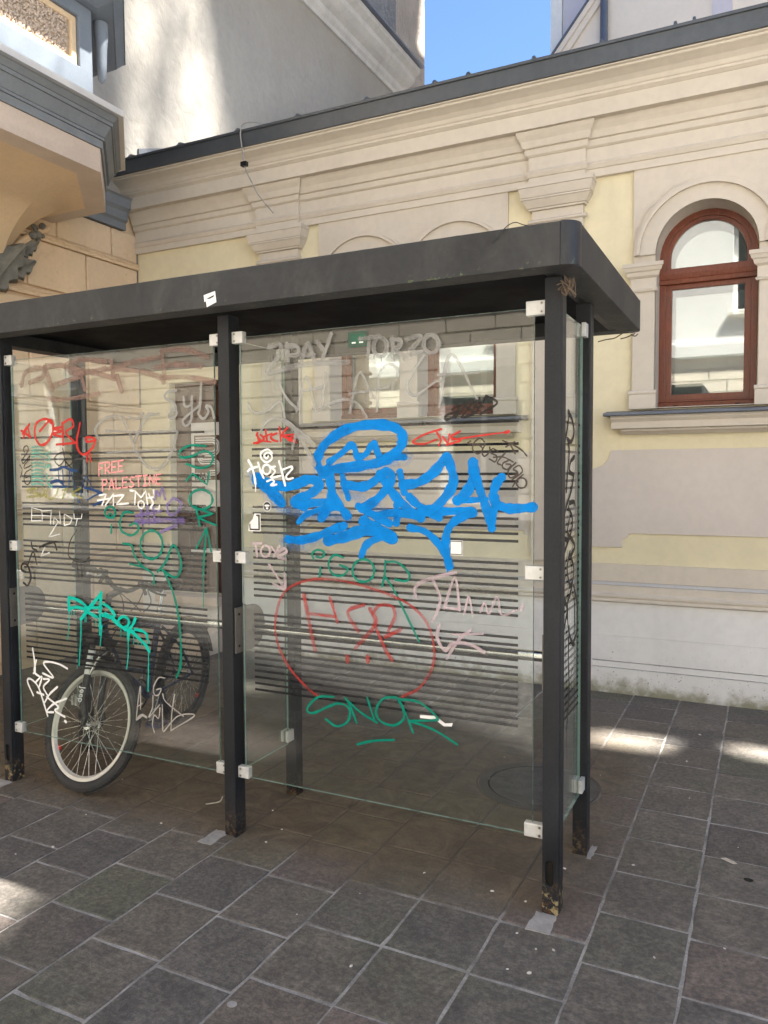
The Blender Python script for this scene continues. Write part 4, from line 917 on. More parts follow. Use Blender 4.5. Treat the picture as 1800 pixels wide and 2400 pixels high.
TAGS=[
('graffiti_tag','large bright blue sprayed tag with a looped crown','R',(0.0, 0.19, 0.58),'spray',[(41.1,0,[-1634,1597,-1661,1640,-1648,1683,-1613,1725,-1544,1766,-1457,1787,-1364,1787,-1300,1771,-1275,1738,-1286,1697,-1323,1665,-1374,1641,-1458,1628,-1555,1618,-1624,1610]),(27.8,0,[-1604,1644,-1544,1681,-1501,1712,-1484,1693,-1473,1662,-1437,1673,-1415,1701,-1396,1716,-1385,1683,-1369,1660,-1328,1663,-1269,1659]),(50.3,0,[-1963,1578,-1920,1544,-1872,1509,-1839,1478]),(43.3,0,[-1954,1566,-1818,1544,-1756,1557,-1704,1573,-1654,1562,-1668,1531,-1724,1502,-1773,1478,-1726,1462]),(33.4,0,[-1727,1475,-1629,1480,-1576,1481]),(45,0,[-1609,1614,-1598,1562,-1593,1511,-1610,1459,-1641,1420]),(36.7,0,[-1590,1511,-1561,1473,-1525,1426]),(25.2,0,[-1753,1397,-1717,1427,-1656,1448,-1596,1459,-1537,1452,-1513,1426]),(27.5,0,[-1543,1588,-1531,1545,-1517,1499]),(37.2,0,[-1534,1555,-1459,1544,-1407,1561,-1369,1591,-1339,1604,-1323,1583,-1342,1542,-1393,1491,-1455,1457]),(36.3,0,[-1374,1594,-1319,1521,-1269,1472,-1198,1426]),(33.7,0,[-1469,1465,-1403,1433,-1334,1401]),(28.2,0,[-1303,1472,-1300,1435,-1303,1402]),(28.8,0,[-1455,1455,-1394,1433,-1301,1443,-1198,1424]),(28.1,0,[-1287,1602,-1278,1562,-1269,1523]),(39,0,[-1274,1553,-1211,1561,-1150,1596,-1108,1641,-1093,1656,-1074,1618,-1064,1563,-1094,1511,-1145,1462,-1198,1449]),(32.6,0,[-1247,1505,-1211,1475,-1167,1451,-1124,1428]),(32.3,0,[-1176,1448,-1081,1453,-1013,1455,-982,1449,-1022,1435,-1060,1415,-1088,1379,-1096,1330,-1090,1282,-1081,1244]),(41.3,0,[-987,1635,-983,1588,-996,1552,-1017,1520,-1048,1495]),(34.5,0,[-983,1603,-968,1560,-948,1503,-923,1432,-914,1395]),(21.2,0,[-1036,1491,-981,1497,-936,1500]),(35.6,0,[-877,1580,-894,1560,-906,1529,-906,1501,-886,1479,-850,1467,-810,1468,-758,1473]),(26.8,0,[-898,1508,-906,1454,-914,1399]),(35.6,0,[-1806,1322,-1738,1322,-1657,1343,-1591,1369,-1537,1386]),(47.7,0,[-1612,1324,-1538,1341,-1460,1366,-1394,1369,-1322,1345]),(48,0,[-1446,1406,-1394,1382,-1320,1342]),(29.9,0,[-1320,1353,-1390,1338,-1437,1311,-1458,1267]),(28,0,[-1246,1386,-1185,1375,-1133,1336,-1098,1285,-1083,1246]),(7.7,0,[-1087,1249,-1088,1224])]),
('paint_overspray','faint blue overspray round the large blue tag','R',(0.0, 0.19, 0.58),'halo',[(95.7,0,[-1979,1589,-1931,1544,-1862,1486]),(78.3,0,[-1649,1614,-1663,1657,-1623,1721,-1534,1765]),(80.7,0,[-1817,1313,-1728,1307,-1637,1328,-1557,1347]),(65.3,0,[-1594,1622,-1458,1613,-1328,1637,-1255,1656]),(72.9,0,[-1536,1528,-1422,1479,-1311,1430]),(68,0,[-1831,1447,-1676,1432,-1518,1418])]),
('graffiti_tag','small red scrawled tag near the middle post','R',(0.52, 0.035, 0.03),'paint',[(9.5,0,[-1972,1729,-1946,1733,-1955,1772,-1920,1745,-1962,1728]),(8.8,0,[-1911,1781,-1908,1758,-1904,1735]),(7.6,0,[-1920,1755,-1880,1767]),(9.4,0,[-1857,1767,-1884,1756,-1877,1741,-1854,1734]),(8.1,0,[-1841,1792,-1838,1763,-1835,1735]),(8,0,[-1799,1791,-1830,1759,-1800,1746,-1762,1735]),(6.8,0,[-1819,1758,-1743,1760,-1800,1742,-1760,1727]),(6.4,0,[-1959,1763,-1932,1739,-1885,1732])]),
('graffiti_tag','white four letter tag under a white spiral','R',(0.84, 0.84, 0.83),'paint',[(10.2,0,[-2001,1655,-1983,1625,-1972,1589,-1966,1556]),(4.4,0,[-1966,1563,-1966,1523]),(9.6,0,[-2005,1609,-1990,1620,-1949,1629]),(9.5,0,[-1951,1645,-1938,1608,-1924,1581]),(8.8,0,[-1889,1616,-1891,1607,-1898,1599,-1907,1596,-1916,1598,-1924,1604,-1928,1613,-1927,1623,-1921,1632,-1913,1636,-1903,1636,-1894,1631,-1889,1623,-1889,1613]),(8.1,0,[-1865,1628,-1886,1625,-1865,1608,-1887,1582,-1838,1589]),(9.3,0,[-1845,1650,-1832,1608,-1816,1549]),(8.1,0,[-1832,1613,-1786,1627,-1782,1616,-1810,1588,-1802,1575,-1776,1580]),(7.5,0,[-1907,1566,-1881,1573,-1871,1564,-1888,1549,-1859,1553]),(7.5,0,[-1878,1684,-1901,1701,-1935,1687,-1933,1661,-1908,1647,-1881,1660,-1884,1680,-1903,1688,-1919,1675,-1907,1662,-1898,1672])]),
('graffiti_tag','thin red script tag with a long tail','R',(0.52, 0.035, 0.03),'marker',[(7.6,0,[-1113,1763,-1184,1744,-1230,1717,-1184,1709,-1132,1724]),(7.7,0,[-1130,1750,-1115,1722,-1122,1702]),(6.9,0,[-1106,1734,-1087,1712,-1079,1743]),(7.6,0,[-1037,1753,-1074,1731,-1034,1719,-1091,1704]),(6.1,0,[-1072,1721,-972,1733,-855,1745]),(13.4,0,[-860,1744,-851,1746])]),
('graffiti_tag','angular black tag of sharp slanting letters','R',(0.028, 0.024, 0.022),'marker',[(9.1,0,[-1068,1835,-1042,1848,-1055,1815,-1091,1797,-1093,1813,-1047,1827]),(9.1,0,[-1042,1846,-1013,1853,-1055,1806]),(9.1,0,[-1030,1806,-987,1859,-1017,1845,-980,1820,-1022,1804]),(9,0,[-993,1813,-962,1875,-980,1843,-949,1842]),(9,0,[-972,1820,-939,1874,-931,1876,-893,1851,-956,1815])]),
('graffiti_tag','dark brown looping name slanting down beside an asterisk','R',(0.07, 0.055, 0.045),'marker',[(6,0,[-942,1712,-958,1725,-979,1712,-987,1686,-969,1668,-948,1681,-963,1701,-1006,1707,-996,1715]),(5.7,0,[-936,1705,-951,1677,-941,1658,-921,1676,-921,1691]),(5.7,0,[-891,1677,-909,1685,-919,1672,-894,1658,-900,1638,-922,1648]),(5.7,0,[-861,1670,-885,1645,-891,1632,-878,1626]),(5.4,0,[-906,1654,-868,1654,-832,1636]),(6.2,0,[-845,1644,-868,1633,-872,1618,-855,1609,-840,1625,-858,1629]),(6.2,0,[-823,1633,-850,1605,-844,1580,-823,1585,-816,1599,-830,1608]),(5.1,0,[-830,1613,-810,1623,-798,1608,-804,1594,-839,1569]),(5.4,0,[-795,1590,-815,1574,-833,1548]),(6.2,0,[-782,1560,-784,1552,-790,1545,-799,1542,-808,1543,-815,1549,-819,1557,-818,1566,-813,1574,-805,1578,-796,1578,-788,1574,-783,1566,-782,1557]),(5.7,0,[-871,1714,-830,1697,-799,1677,-782,1658]),(6.2,0,[-827,1708,-859,1692]),(6.2,0,[-842,1699,-825,1666])]),
('graffiti_tag','faded grey dripping two word tag along the pane top','R',(0.3, 0.295, 0.28),'faded',[(20.8,0,[-1884,2129,-1833,2134,-1834,2093,-1894,2021,-1750,2043,-1629,2044,-1514,2040]),(18.8,0,[-1798,2131,-1796,2050]),(18.8,0,[-1798,2125,-1747,2119,-1747,2087,-1795,2084]),(18.5,0,[-1731,2054,-1698,2129,-1665,2053]),(18.5,0,[-1717,2082,-1672,2081]),(18.4,0,[-1648,2128,-1619,2091]),(18.2,0,[-1588,2156,-1629,2058]),(17.8,0,[-1454,2127,-1375,2130]),(17.7,0,[-1415,2127,-1421,2053]),(17.5,0,[-1337,2088,-1341,2071,-1350,2059,-1364,2054,-1378,2058,-1390,2070,-1395,2087,-1394,2104,-1386,2118,-1373,2126,-1359,2124,-1346,2115,-1338,2100,-1338,2082]),(17.5,0,[-1314,2117,-1312,2051]),(17.5,0,[-1314,2116,-1278,2106,-1289,2081,-1311,2081,-1270,2048]),(17.3,0,[-1253,2112,-1192,2115,-1245,2054,-1181,2061]),(17,0,[-1121,2082,-1125,2067,-1135,2056,-1149,2051,-1164,2055,-1176,2066,-1183,2082,-1181,2098,-1173,2111,-1159,2117,-1144,2116,-1131,2107,-1122,2093,-1121,2076]),(4.8,0,[-1422,2060,-1422,2044]),(4.8,0,[-1394,2058,-1394,2047]),(4.8,0,[-1362,2056,-1362,2035]),(4.7,0,[-1307,2052,-1307,2028]),(4.7,0,[-1267,2049,-1267,2031]),(4.7,0,[-1236,2047,-1236,2033]),(5.2,0,[-1887,2093,-1887,2066]),(5.2,0,[-1874,2092,-1874,2072])]),
('graffiti_tag','large thin silver letters spread across the upper pane','R',(0.34, 0.335, 0.32),'faded',[(11.4,0,[-2001,1897,-1964,1856,-1897,1864,-1833,1897,-1810,1813]),(11.1,0,[-1844,1985,-1803,1913,-1750,1865]),(10.9,0,[-1752,1857,-1705,1994,-1663,1853]),(10.9,0,[-1719,1938,-1630,1947]),(10.7,0,[-1615,2004,-1631,1864]),(10.5,0,[-1504,1840,-1460,1995,-1403,1901]),(10.5,0,[-1504,1916,-1400,1923,-1333,1933]),(10.3,0,[-1382,1842,-1372,1975,-1335,2020,-1291,1994,-1317,1923]),(10.1,0,[-1183,2043,-1227,1982,-1254,1928,-1219,1894,-1140,1939,-1113,1944]),(10,0,[-1119,1849,-1072,2039,-970,1872]),(10,0,[-1123,1966,-965,1966]),(10.7,0,[-1651,1854,-1552,1891,-1475,1879,-1428,1821]),(11.3,0,[-1941,1768,-1897,1820,-1825,1826,-1761,1781,-1775,1702]),(22.1,0,[-1815,1817,-1733,1762,-1675,1716]),(18.5,0,[-1753,1761,-1713,1710,-1672,1636])]),
('graffiti_tag','pale pink short word above a small arrow','R',(0.52, 0.41, 0.44),'faded',[(11.4,0,[-1984,1298,-1938,1302]),(9.6,0,[-1967,1299,-1961,1246]),(9.5,0,[-1893,1270,-1896,1259,-1904,1250,-1915,1246,-1927,1247,-1936,1254,-1940,1264,-1939,1276,-1932,1286,-1922,1291,-1910,1292,-1900,1287,-1894,1277,-1893,1266]),(8.6,0,[-1886,1288,-1867,1268]),(8.5,0,[-1846,1294,-1876,1248]),(12,0,[-1852,1267,-1822,1284,-1812,1269,-1853,1247,-1817,1240]),(11.2,0,[-1898,1211,-1825,1118]),(12.8,0,[-1822,1177,-1823,1114,-1876,1131])]),
('graffiti_tag','green marker name with a long slanting tail below the blue tag','R',(0.0, 0.2, 0.135),'marker',[(9.2,0,[-1678,1246,-1684,1269,-1657,1285,-1627,1274,-1640,1253,-1664,1257]),(10.8,0,[-1646,1210,-1650,1174]),(9,0,[-1540,1258,-1580,1267,-1608,1229,-1588,1189,-1543,1185,-1517,1212,-1554,1227]),(9.6,0,[-1397,1212,-1403,1190,-1420,1173,-1443,1165,-1467,1167,-1486,1180,-1496,1200,-1493,1222,-1480,1241,-1458,1253,-1433,1254,-1412,1244,-1399,1226,-1398,1204]),(8.7,0,[-1348,1252,-1353,1195,-1363,1151]),(8.7,0,[-1348,1250,-1293,1248,-1246,1207,-1257,1179,-1305,1181]),(8.7,0,[-1353,1195,-1310,1137,-1258,1043,-1204,946])]),
('graffiti_tag','large red oval ring drawn around three red letters','R',(0.36, 0.035, 0.03),'faded',[(9.4,0,[-1664,677,-1705,697,-1798,775,-1860,879,-1869,987,-1825,1096,-1730,1150,-1608,1167,-1462,1151,-1321,1117,-1231,1078,-1169,1017,-1142,929,-1151,844,-1205,763,-1277,721]),(15.2,0,[-1726,1091,-1702,982,-1677,869]),(11.6,0,[-1601,1090,-1585,1044,-1568,993]),(11.8,0,[-1706,1017,-1580,1014]),(13,0,[-1447,1071,-1509,1049,-1515,1021,-1473,964]),(15.3,0,[-1417,1056,-1395,998,-1483,896]),(11.3,0,[-1406,1038,-1377,1074,-1322,1075,-1308,1037,-1336,978]),(13.7,0,[-1395,990,-1350,900,-1321,861]),(14.5,0,[-1350,951,-1284,985]),(14.9,0,[-1523,854,-1522,836]),(14.7,0,[-1430,863,-1429,846])]),
('graffiti_tag','smudged pale pink letters over the right of the stripes','R',(0.52, 0.41, 0.44),'faded',[(13.3,0,[-1217,1118,-1221,1151,-1177,1186,-1056,1222]),(11.6,0,[-1146,1190,-1116,1126,-1125,1077,-1147,1033]),(10,0,[-1099,1085,-1056,1203,-1037,1082]),(8.5,0,[-1092,1086,-1037,1083]),(7.7,0,[-1018,1069,-1001,1134,-986,1070]),(7.6,0,[-955,1081,-938,1114,-922,1076,-889,1141,-873,1076,-817,1096]),(11.9,0,[-795,1116,-800,1099]),(12.4,0,[-1120,1016,-1129,969,-1097,921,-1063,952,-996,954,-942,930]),(10.9,0,[-1088,893,-1039,969,-995,1007]),(9.3,0,[-1063,985,-947,999])]),
('graffiti_tag','green marker word with a short underline low on the pane','R',(0.0, 0.2, 0.135),'marker',[(10.2,0,[-1588,682,-1664,670,-1716,615,-1683,602,-1574,655,-1515,641,-1523,588,-1575,561,-1625,583]),(9.3,0,[-1532,683,-1505,643,-1482,589]),(10.1,0,[-1532,681,-1466,635,-1390,602]),(9.1,0,[-1432,695,-1401,611]),(10.6,0,[-1305,714,-1361,702,-1394,648,-1371,609,-1315,601,-1273,631,-1273,673,-1296,708]),(9,0,[-1296,708,-1260,649,-1231,584]),(9.8,0,[-1296,708,-1205,707,-1129,657,-1152,643,-1232,631]),(9.8,0,[-1250,629,-1143,607,-1048,565]),(10.2,0,[-1477,500,-1409,524,-1315,542])]),
('graffiti_tag','wide faded brown sprayed letters along the pane top','L',(0.25, 0.165, 0.14),'faded',[(24.7,0,[-3391,2053,-3357,2113,-3266,2128,-3221,2112,-3248,2081,-3324,2062]),(24.1,0,[-3223,2127,-3173,2018]),(24,0,[-3212,2131,-3105,2130,-3034,2093]),(23.8,0,[-3173,2034,-3087,2051,-2973,2074]),(23.4,0,[-3074,2127,-2980,2149,-2820,2131]),(23.3,0,[-3053,2124,-2942,2090,-2820,2096]),(23.2,0,[-3021,2086,-2901,2085,-2762,2048]),(23,0,[-2973,2069,-2954,2009]),(22.3,0,[-2800,2093,-2657,2114,-2481,2130]),(21.1,0,[-2471,2156,-2338,2151,-2217,2110]),(21.2,0,[-2509,2082,-2383,2089,-2253,2072]),(21.1,0,[-2471,2150,-2458,2035]),(22.1,0,[-2763,2091,-2611,2074,-2492,2039,-2464,2017]),(21,0,[-2474,2035,-2341,2030,-2180,2001]),(22.2,0,[-2781,2129,-2769,2064]),(22,0,[-2745,2055,-2718,1989]),(20.7,0,[-3196,1974,-3090,1966,-2865,1982])]),
('graffiti_tag','silver three letter lowercase tag near the middle post','L',(0.28, 0.275, 0.26),'paint',[(12.4,0,[-2393,1973,-2444,1968,-2456,1943,-2405,1917,-2393,1869,-2423,1848,-2435,1864,-2397,1897]),(11.6,0,[-2351,1943,-2344,1902,-2310,1906,-2303,1941]),(11.5,0,[-2303,1921,-2310,1839,-2341,1813,-2356,1839,-2300,1878,-2266,1897]),(12.1,0,[-2250,1999,-2260,1892,-2268,1865,-2241,1842,-2213,1869,-2223,1895,-2197,1889,-2183,1845])]),
('graffiti_tag','big grey looping strokes across the pane middle','L',(0.3, 0.295, 0.28),'faded',[(14.9,0,[-2872,1769,-2890,1815,-2829,1863,-2731,1866,-2685,1809,-2631,1700,-2567,1634,-2494,1626,-2429,1689,-2390,1786]),(16.8,0,[-2496,1873,-2561,1867,-2599,1821,-2648,1751]),(13,0,[-2683,1863,-2617,1857,-2588,1877]),(10.4,0,[-2821,1806,-2619,1793,-2390,1793]),(10.3,0,[-2814,1703,-2621,1707,-2401,1709])]),
('graffiti_tag','red rounded name tag beside a small red star','L',(0.52, 0.035, 0.03),'marker',[(10.7,0,[-3400,1822,-3335,1789]),(10.6,0,[-3341,1853,-3373,1813,-3385,1787]),(10.7,0,[-3390,1806,-3355,1840,-3340,1785]),(12.7,0,[-3185,1854,-3222,1876,-3288,1857,-3303,1796,-3268,1748,-3213,1762,-3175,1816,-3189,1868,-3265,1817]),(11.7,0,[-3116,1831,-3175,1825,-3117,1812,-3176,1799,-3118,1785]),(12.5,0,[-3110,1851,-3107,1806,-3107,1744]),(10.9,0,[-3105,1850,-3052,1868,-3034,1834,-3086,1804,-3025,1753]),(12.6,0,[-3151,1747,-3033,1752]),(11.5,0,[-2989,1847,-3015,1745,-2975,1695,-2911,1727,-2896,1769,-2950,1776,-2943,1756,-2890,1763]),(10.6,0,[-2950,1697,-2950,1661]),(10.6,0,[-2929,1698,-2925,1661])]),
('graffiti_tag','black vertical looping script by the left post','L',(0.028, 0.024, 0.022),'marker',[(5.3,0,[-3382,1714,-3387,1733,-3364,1745,-3352,1725,-3377,1697,-3400,1671,-3390,1657,-3361,1681,-3342,1694,-3356,1670,-3380,1651,-3385,1632,-3357,1639,-3334,1647]),(5.3,0,[-3336,1628,-3379,1608,-3388,1569,-3366,1549,-3342,1569,-3346,1592,-3376,1584]),(4.9,0,[-3416,1648,-3401,1624,-3415,1587])]),
('graffiti_tag','mint green smeared vertical word in two columns','L',(0.1, 0.4, 0.33),'faded',[(7.9,0,[-3195,1711,-3234,1703,-3200,1683,-3218,1669,-3238,1677]),(8,0,[-3237,1629,-3230,1651,-3218,1634,-3207,1650,-3198,1628]),(8,0,[-3226,1604,-3222,1569,-3188,1584]),(8,0,[-3222,1561,-3201,1535,-3189,1546,-3221,1554]),(8.9,0,[-3325,1736,-3286,1740,-3245,1733]),(8.9,0,[-3326,1720,-3287,1724,-3246,1718]),(8.9,0,[-3326,1705,-3287,1709,-3247,1702]),(8.9,0,[-3327,1688,-3288,1692,-3247,1685]),(8.9,0,[-3328,1657,-3289,1661,-3248,1654]),(8.9,0,[-3329,1639,-3290,1643,-3249,1637]),(8.9,0,[-3330,1620,-3291,1624,-3250,1618]),(8.9,0,[-3330,1602,-3291,1607,-3251,1600]),(8.9,0,[-3331,1587,-3292,1591,-3251,1585]),(8.9,0,[-3332,1569,-3293,1574,-3252,1568]),(8.9,0,[-3332,1550,-3293,1554,-3253,1548])]),
('graffiti_tag','black peace sign drawn on the left pane','L',(0.028, 0.024, 0.022),'marker',[(5.8,0,[-3041,1672,-3049,1655,-3070,1643,-3099,1637,-3129,1641,-3153,1652,-3165,1668,-3162,1686,-3144,1700,-3116,1708,-3086,1708,-3060,1699,-3044,1684,-3042,1666]),(6.2,0,[-3109,1728,-3099,1683,-3089,1630]),(5.8,0,[-3100,1671,-3117,1653,-3141,1641]),(7,0,[-3100,1671,-3075,1648,-3048,1627])]),
('graffiti_tag','dark blue scribbled tag below the peace sign','L',(0.02, 0.055, 0.16),'marker',[(13.5,0,[-3198,1622,-3150,1625,-3102,1636,-3060,1622,-3018,1617]),(7.1,0,[-3144,1622,-3140,1569]),(7,0,[-3113,1622,-3109,1538]),(7,0,[-3065,1622,-3073,1538]),(5,0,[-3055,1607,-3032,1538,-3007,1462,-2985,1546,-2953,1588,-2919,1539,-2884,1513]),(12.9,0,[-2965,1535,-2909,1524,-2856,1510]),(8.3,0,[-2951,1476,-2900,1498,-2856,1513]),(11.3,0,[-2912,1450,-2856,1471]),(11.8,0,[-3180,1538,-3084,1540]),(15.8,0,[-3195,1561,-3146,1569,-3115,1554])]),
('graffiti_tag','olive yellow faded four letter tag','L',(0.3, 0.28, 0.06),'faded',[(10.5,0,[-3294,1530,-3361,1525,-3356,1511,-3290,1506,-3278,1496,-3369,1486]),(10.4,0,[-3256,1534,-3246,1511,-3236,1488]),(10.4,0,[-3243,1504,-3274,1490]),(10.3,0,[-3222,1531,-3225,1492,-3198,1480,-3160,1500,-3147,1531]),(10.1,0,[-3116,1523,-3083,1531]),(10.1,0,[-3095,1527,-3118,1485]),(9.9,0,[-2995,1532,-3054,1505,-2991,1486])]),
('graffiti_tag','pink handwritten words FREE PALESTINE','L',(0.82, 0.33, 0.33),'marker',[(7.4,1,[-2839,1654,-2870,1650,-2871,1593]),(7.5,1,[-2871,1625,-2846,1630]),(7.4,1,[-2830,1602,-2828,1655]),(7.4,1,[-2828,1655,-2803,1657,-2797,1643,-2807,1630,-2829,1627,-2798,1605]),(7.3,1,[-2755,1661,-2786,1657,-2788,1606,-2756,1610]),(7.4,1,[-2787,1632,-2762,1635]),(7.3,1,[-2714,1665,-2744,1661,-2746,1610,-2715,1614]),(7.3,1,[-2745,1636,-2720,1639]),(7.4,1,[-2850,1520,-2848,1573]),(7.4,1,[-2848,1573,-2824,1575,-2818,1562,-2828,1550,-2849,1546]),(7.4,1,[-2806,1528,-2791,1577,-2788,1578,-2776,1530]),(7.4,1,[-2800,1547,-2782,1548]),(7.3,1,[-2762,1580,-2763,1531,-2734,1536]),(7.2,1,[-2690,1585,-2720,1582,-2721,1535,-2691,1539]),(7.3,1,[-2720,1559,-2697,1562]),(7.2,1,[-2649,1584,-2663,1587,-2676,1576,-2669,1565,-2655,1559,-2651,1548,-2664,1539,-2679,1542]),(7.2,1,[-2639,1589,-2604,1591]),(7.1,1,[-2622,1590,-2623,1543]),(7.1,1,[-2592,1592,-2569,1594]),(7.1,1,[-2581,1593,-2582,1546]),(7.1,1,[-2593,1545,-2571,1547]),(7.1,1,[-2556,1548,-2554,1595,-2527,1550,-2526,1597]),(7,1,[-2486,1600,-2514,1597,-2515,1551,-2487,1555]),(7,1,[-2515,1575,-2492,1577])]),
('graffiti_tag','white angular outlined tag below the pink words','L',(0.84, 0.84, 0.83),'paint',[(8.2,1,[-2870,1499,-2825,1506,-2854,1452]),(8.2,1,[-2881,1474,-2809,1484]),(8.2,1,[-2832,1453,-2779,1506,-2781,1453]),(8.1,1,[-2771,1497,-2711,1503,-2763,1456,-2687,1463]),(7.9,1,[-2674,1523,-2641,1521,-2647,1460]),(7.9,1,[-2641,1518,-2607,1491,-2579,1522,-2570,1461]),(7.8,1,[-2561,1507,-2533,1465,-2554,1445,-2497,1436]),(7.7,1,[-2533,1525,-2523,1494,-2566,1490]),(7.7,1,[-2498,1455,-2506,1429]),(7.1,0,[-2589,1459,-2591,1450,-2598,1444,-2606,1441,-2615,1443,-2623,1448,-2626,1455,-2625,1464,-2620,1471,-2611,1475,-2602,1475,-2594,1471,-2589,1464,-2589,1456])]),
('graffiti_tag','purple smudged tag behind the green letters','L',(0.17, 0.125, 0.32),'faded',[(12.6,0,[-2525,1485,-2513,1522,-2497,1499,-2478,1536,-2464,1486]),(12.8,0,[-2610,1435,-2600,1371]),(12.7,0,[-2570,1449,-2563,1372]),(12.7,0,[-2535,1444,-2526,1378]),(12.5,0,[-2452,1458,-2414,1488,-2370,1466,-2399,1423,-2444,1417,-2452,1458]),(12.6,0,[-2501,1331,-2400,1367]),(12.9,0,[-2639,1406,-2489,1430]),(21.5,0,[-2640,1376,-2500,1388,-2364,1389])]),
('graffiti_tag','green marker name running down to a long curved tail','L',(0.0, 0.2, 0.135),'marker',[(11.7,0,[-2768,1420,-2772,1407,-2784,1397,-2799,1393,-2816,1395,-2828,1402,-2835,1414,-2833,1427,-2823,1438,-2808,1445,-2792,1445,-2778,1439,-2769,1428,-2768,1415]),(8.9,0,[-2819,1395,-2801,1414,-2779,1392]),(10.3,0,[-2795,1359,-2798,1321]),(11.5,0,[-2658,1420,-2713,1419,-2741,1375,-2728,1330,-2670,1314,-2627,1340,-2640,1370,-2679,1362]),(11.9,0,[-2482,1276,-2491,1245,-2514,1220,-2545,1208,-2578,1212,-2603,1231,-2616,1261,-2612,1293,-2593,1321,-2563,1337,-2530,1338,-2502,1323,-2485,1297,-2484,1265]),(11.7,0,[-2724,1273,-2672,1266,-2654,1218,-2606,1168]),(10.2,0,[-2684,1178,-2599,1165,-2543,1135,-2540,1093]),(11.3,0,[-2515,1151,-2468,1197,-2419,1277,-2376,1201,-2392,1143,-2424,1131,-2487,1159]),(11.9,0,[-2478,1154,-2426,1057,-2397,946,-2387,805,-2393,719,-2417,670])]),
('graffiti_tag','green vertical word above a long upward arrow','L',(0.0, 0.2, 0.135),'marker',[(10.6,0,[-2226,1721,-2313,1726,-2368,1703,-2367,1674,-2305,1678,-2235,1699,-2189,1678,-2203,1639,-2263,1625,-2336,1644]),(10.2,1,[-2338,1571,-2302,1600,-2221,1551,-2210,1605]),(11.2,0,[-2193,1486,-2201,1465,-2223,1449,-2253,1442,-2284,1445,-2309,1458,-2322,1478,-2318,1500,-2300,1518,-2272,1528,-2240,1528,-2213,1518,-2196,1500,-2194,1479]),(10.8,0,[-2288,1451,-2276,1413,-2267,1369]),(10.1,1,[-2293,1449,-2190,1423,-2281,1405,-2176,1373]),(8.7,1,[-2230,1359,-2288,1268]),(8.7,1,[-2230,1359,-2205,1256]),(8.7,0,[-2230,1359,-2245,1235,-2252,1138]),(4.7,0,[-2252,1138,-2254,1006])]),
('graffiti_tag','thin white outlined word above a white arrow','L',(0.84, 0.84, 0.83),'marker',[(4.4,1,[-3263,1422,-3332,1433,-3337,1366,-3268,1370]),(4.5,1,[-3333,1394,-3272,1395]),(4.4,1,[-3260,1368,-3260,1418,-3194,1421,-3203,1354]),(4.4,1,[-3261,1395,-3199,1393]),(4.4,1,[-3181,1354,-3175,1389,-3132,1355,-3136,1417]),(4.3,1,[-3107,1349,-3105,1406,-3052,1384,-3069,1357,-3107,1349]),(4.2,1,[-3039,1407,-3037,1384,-2990,1385,-2984,1408]),(4.2,1,[-3016,1385,-3028,1351]),(4.3,1,[-3151,1363,-3216,1288,-3139,1306]),(4.4,1,[-3245,1237,-3277,1189,-3214,1211])]),
('graffiti_tag','turquoise dripping tag painted in front of the handlebar','L',(0.0, 0.46, 0.37),'paint',[(17.8,0,[-3088,994,-3089,958,-3087,930]),(15.7,0,[-3088,994,-3029,985,-2978,961,-2982,945,-3037,949,-3090,937]),(17.6,0,[-3008,892,-2954,947,-2870,1028]),(17.1,0,[-2870,1031,-2877,973,-2881,912,-2882,862]),(15.4,0,[-2982,935,-2941,923,-2904,910]),(14.4,0,[-2975,951,-2872,958]),(15.1,0,[-2855,977,-2819,962,-2790,934,-2800,918,-2846,930]),(18.1,0,[-2860,924,-2807,913,-2775,893,-2730,870,-2685,859]),(12.7,0,[-2696,903,-2701,890,-2712,880,-2728,875,-2745,876,-2757,882,-2764,893,-2762,906,-2752,917,-2737,925,-2721,926,-2707,921,-2698,911,-2697,898]),(14.6,0,[-2657,922,-2671,894,-2698,863,-2704,818]),(16.6,0,[-2678,859,-2628,825,-2597,803,-2576,776]),(12.7,0,[-2659,871,-2614,867,-2586,853]),(4.2,0,[-3087,932,-3091,855,-3103,782]),(6.2,0,[-3008,887,-3012,810,-3029,660]),(9.1,0,[-2882,867,-2885,827]),(5.1,0,[-2868,873,-2885,771]),(4.9,0,[-2704,818,-2706,739,-2717,676]),(4.8,0,[-2578,776,-2581,703,-2587,585]),(3.1,0,[-3069,929,-3072,900]),(3.1,0,[-3052,930,-3054,907]),(3.1,0,[-2979,910,-2982,879]),(3.1,0,[-2971,910,-2973,882]),(3.1,0,[-2908,905,-2909,865]),(3,0,[-2748,863,-2750,829]),(3,0,[-2725,855,-2727,835]),(3.4,0,[-2667,841,-2670,801]),(3.4,0,[-2639,833,-2642,797]),(3.4,0,[-2619,823,-2622,790]),(3.4,0,[-2591,852,-2591,828]),(11.6,0,[-2586,853,-2577,815])]),
('graffiti_tag','white slanting tag low down by the left post','L',(0.84, 0.84, 0.83),'paint',[(9.6,0,[-3352,715,-3342,655,-3339,597,-3351,587]),(9.6,0,[-3328,656,-3345,596,-3302,572]),(9.7,0,[-3357,472,-3397,539,-3373,555,-3321,523,-3283,444,-3257,379]),(9.7,0,[-3338,542,-3290,577,-3315,516]),(9.5,0,[-3278,566,-3237,566,-3280,527,-3264,497,-3253,485]),(9.7,0,[-3328,491,-3282,484]),(9.5,0,[-3283,594,-3209,582,-3275,644,-3229,658,-3160,652,-3109,637]),(9.4,0,[-3182,536,-3235,495,-3277,444]),(9.3,0,[-3121,485,-3214,444,-3261,401,-3215,403]),(9.6,0,[-3259,476,-3180,436,-3203,413,-3136,390]),(14.6,0,[-3133,368,-3129,366])]),
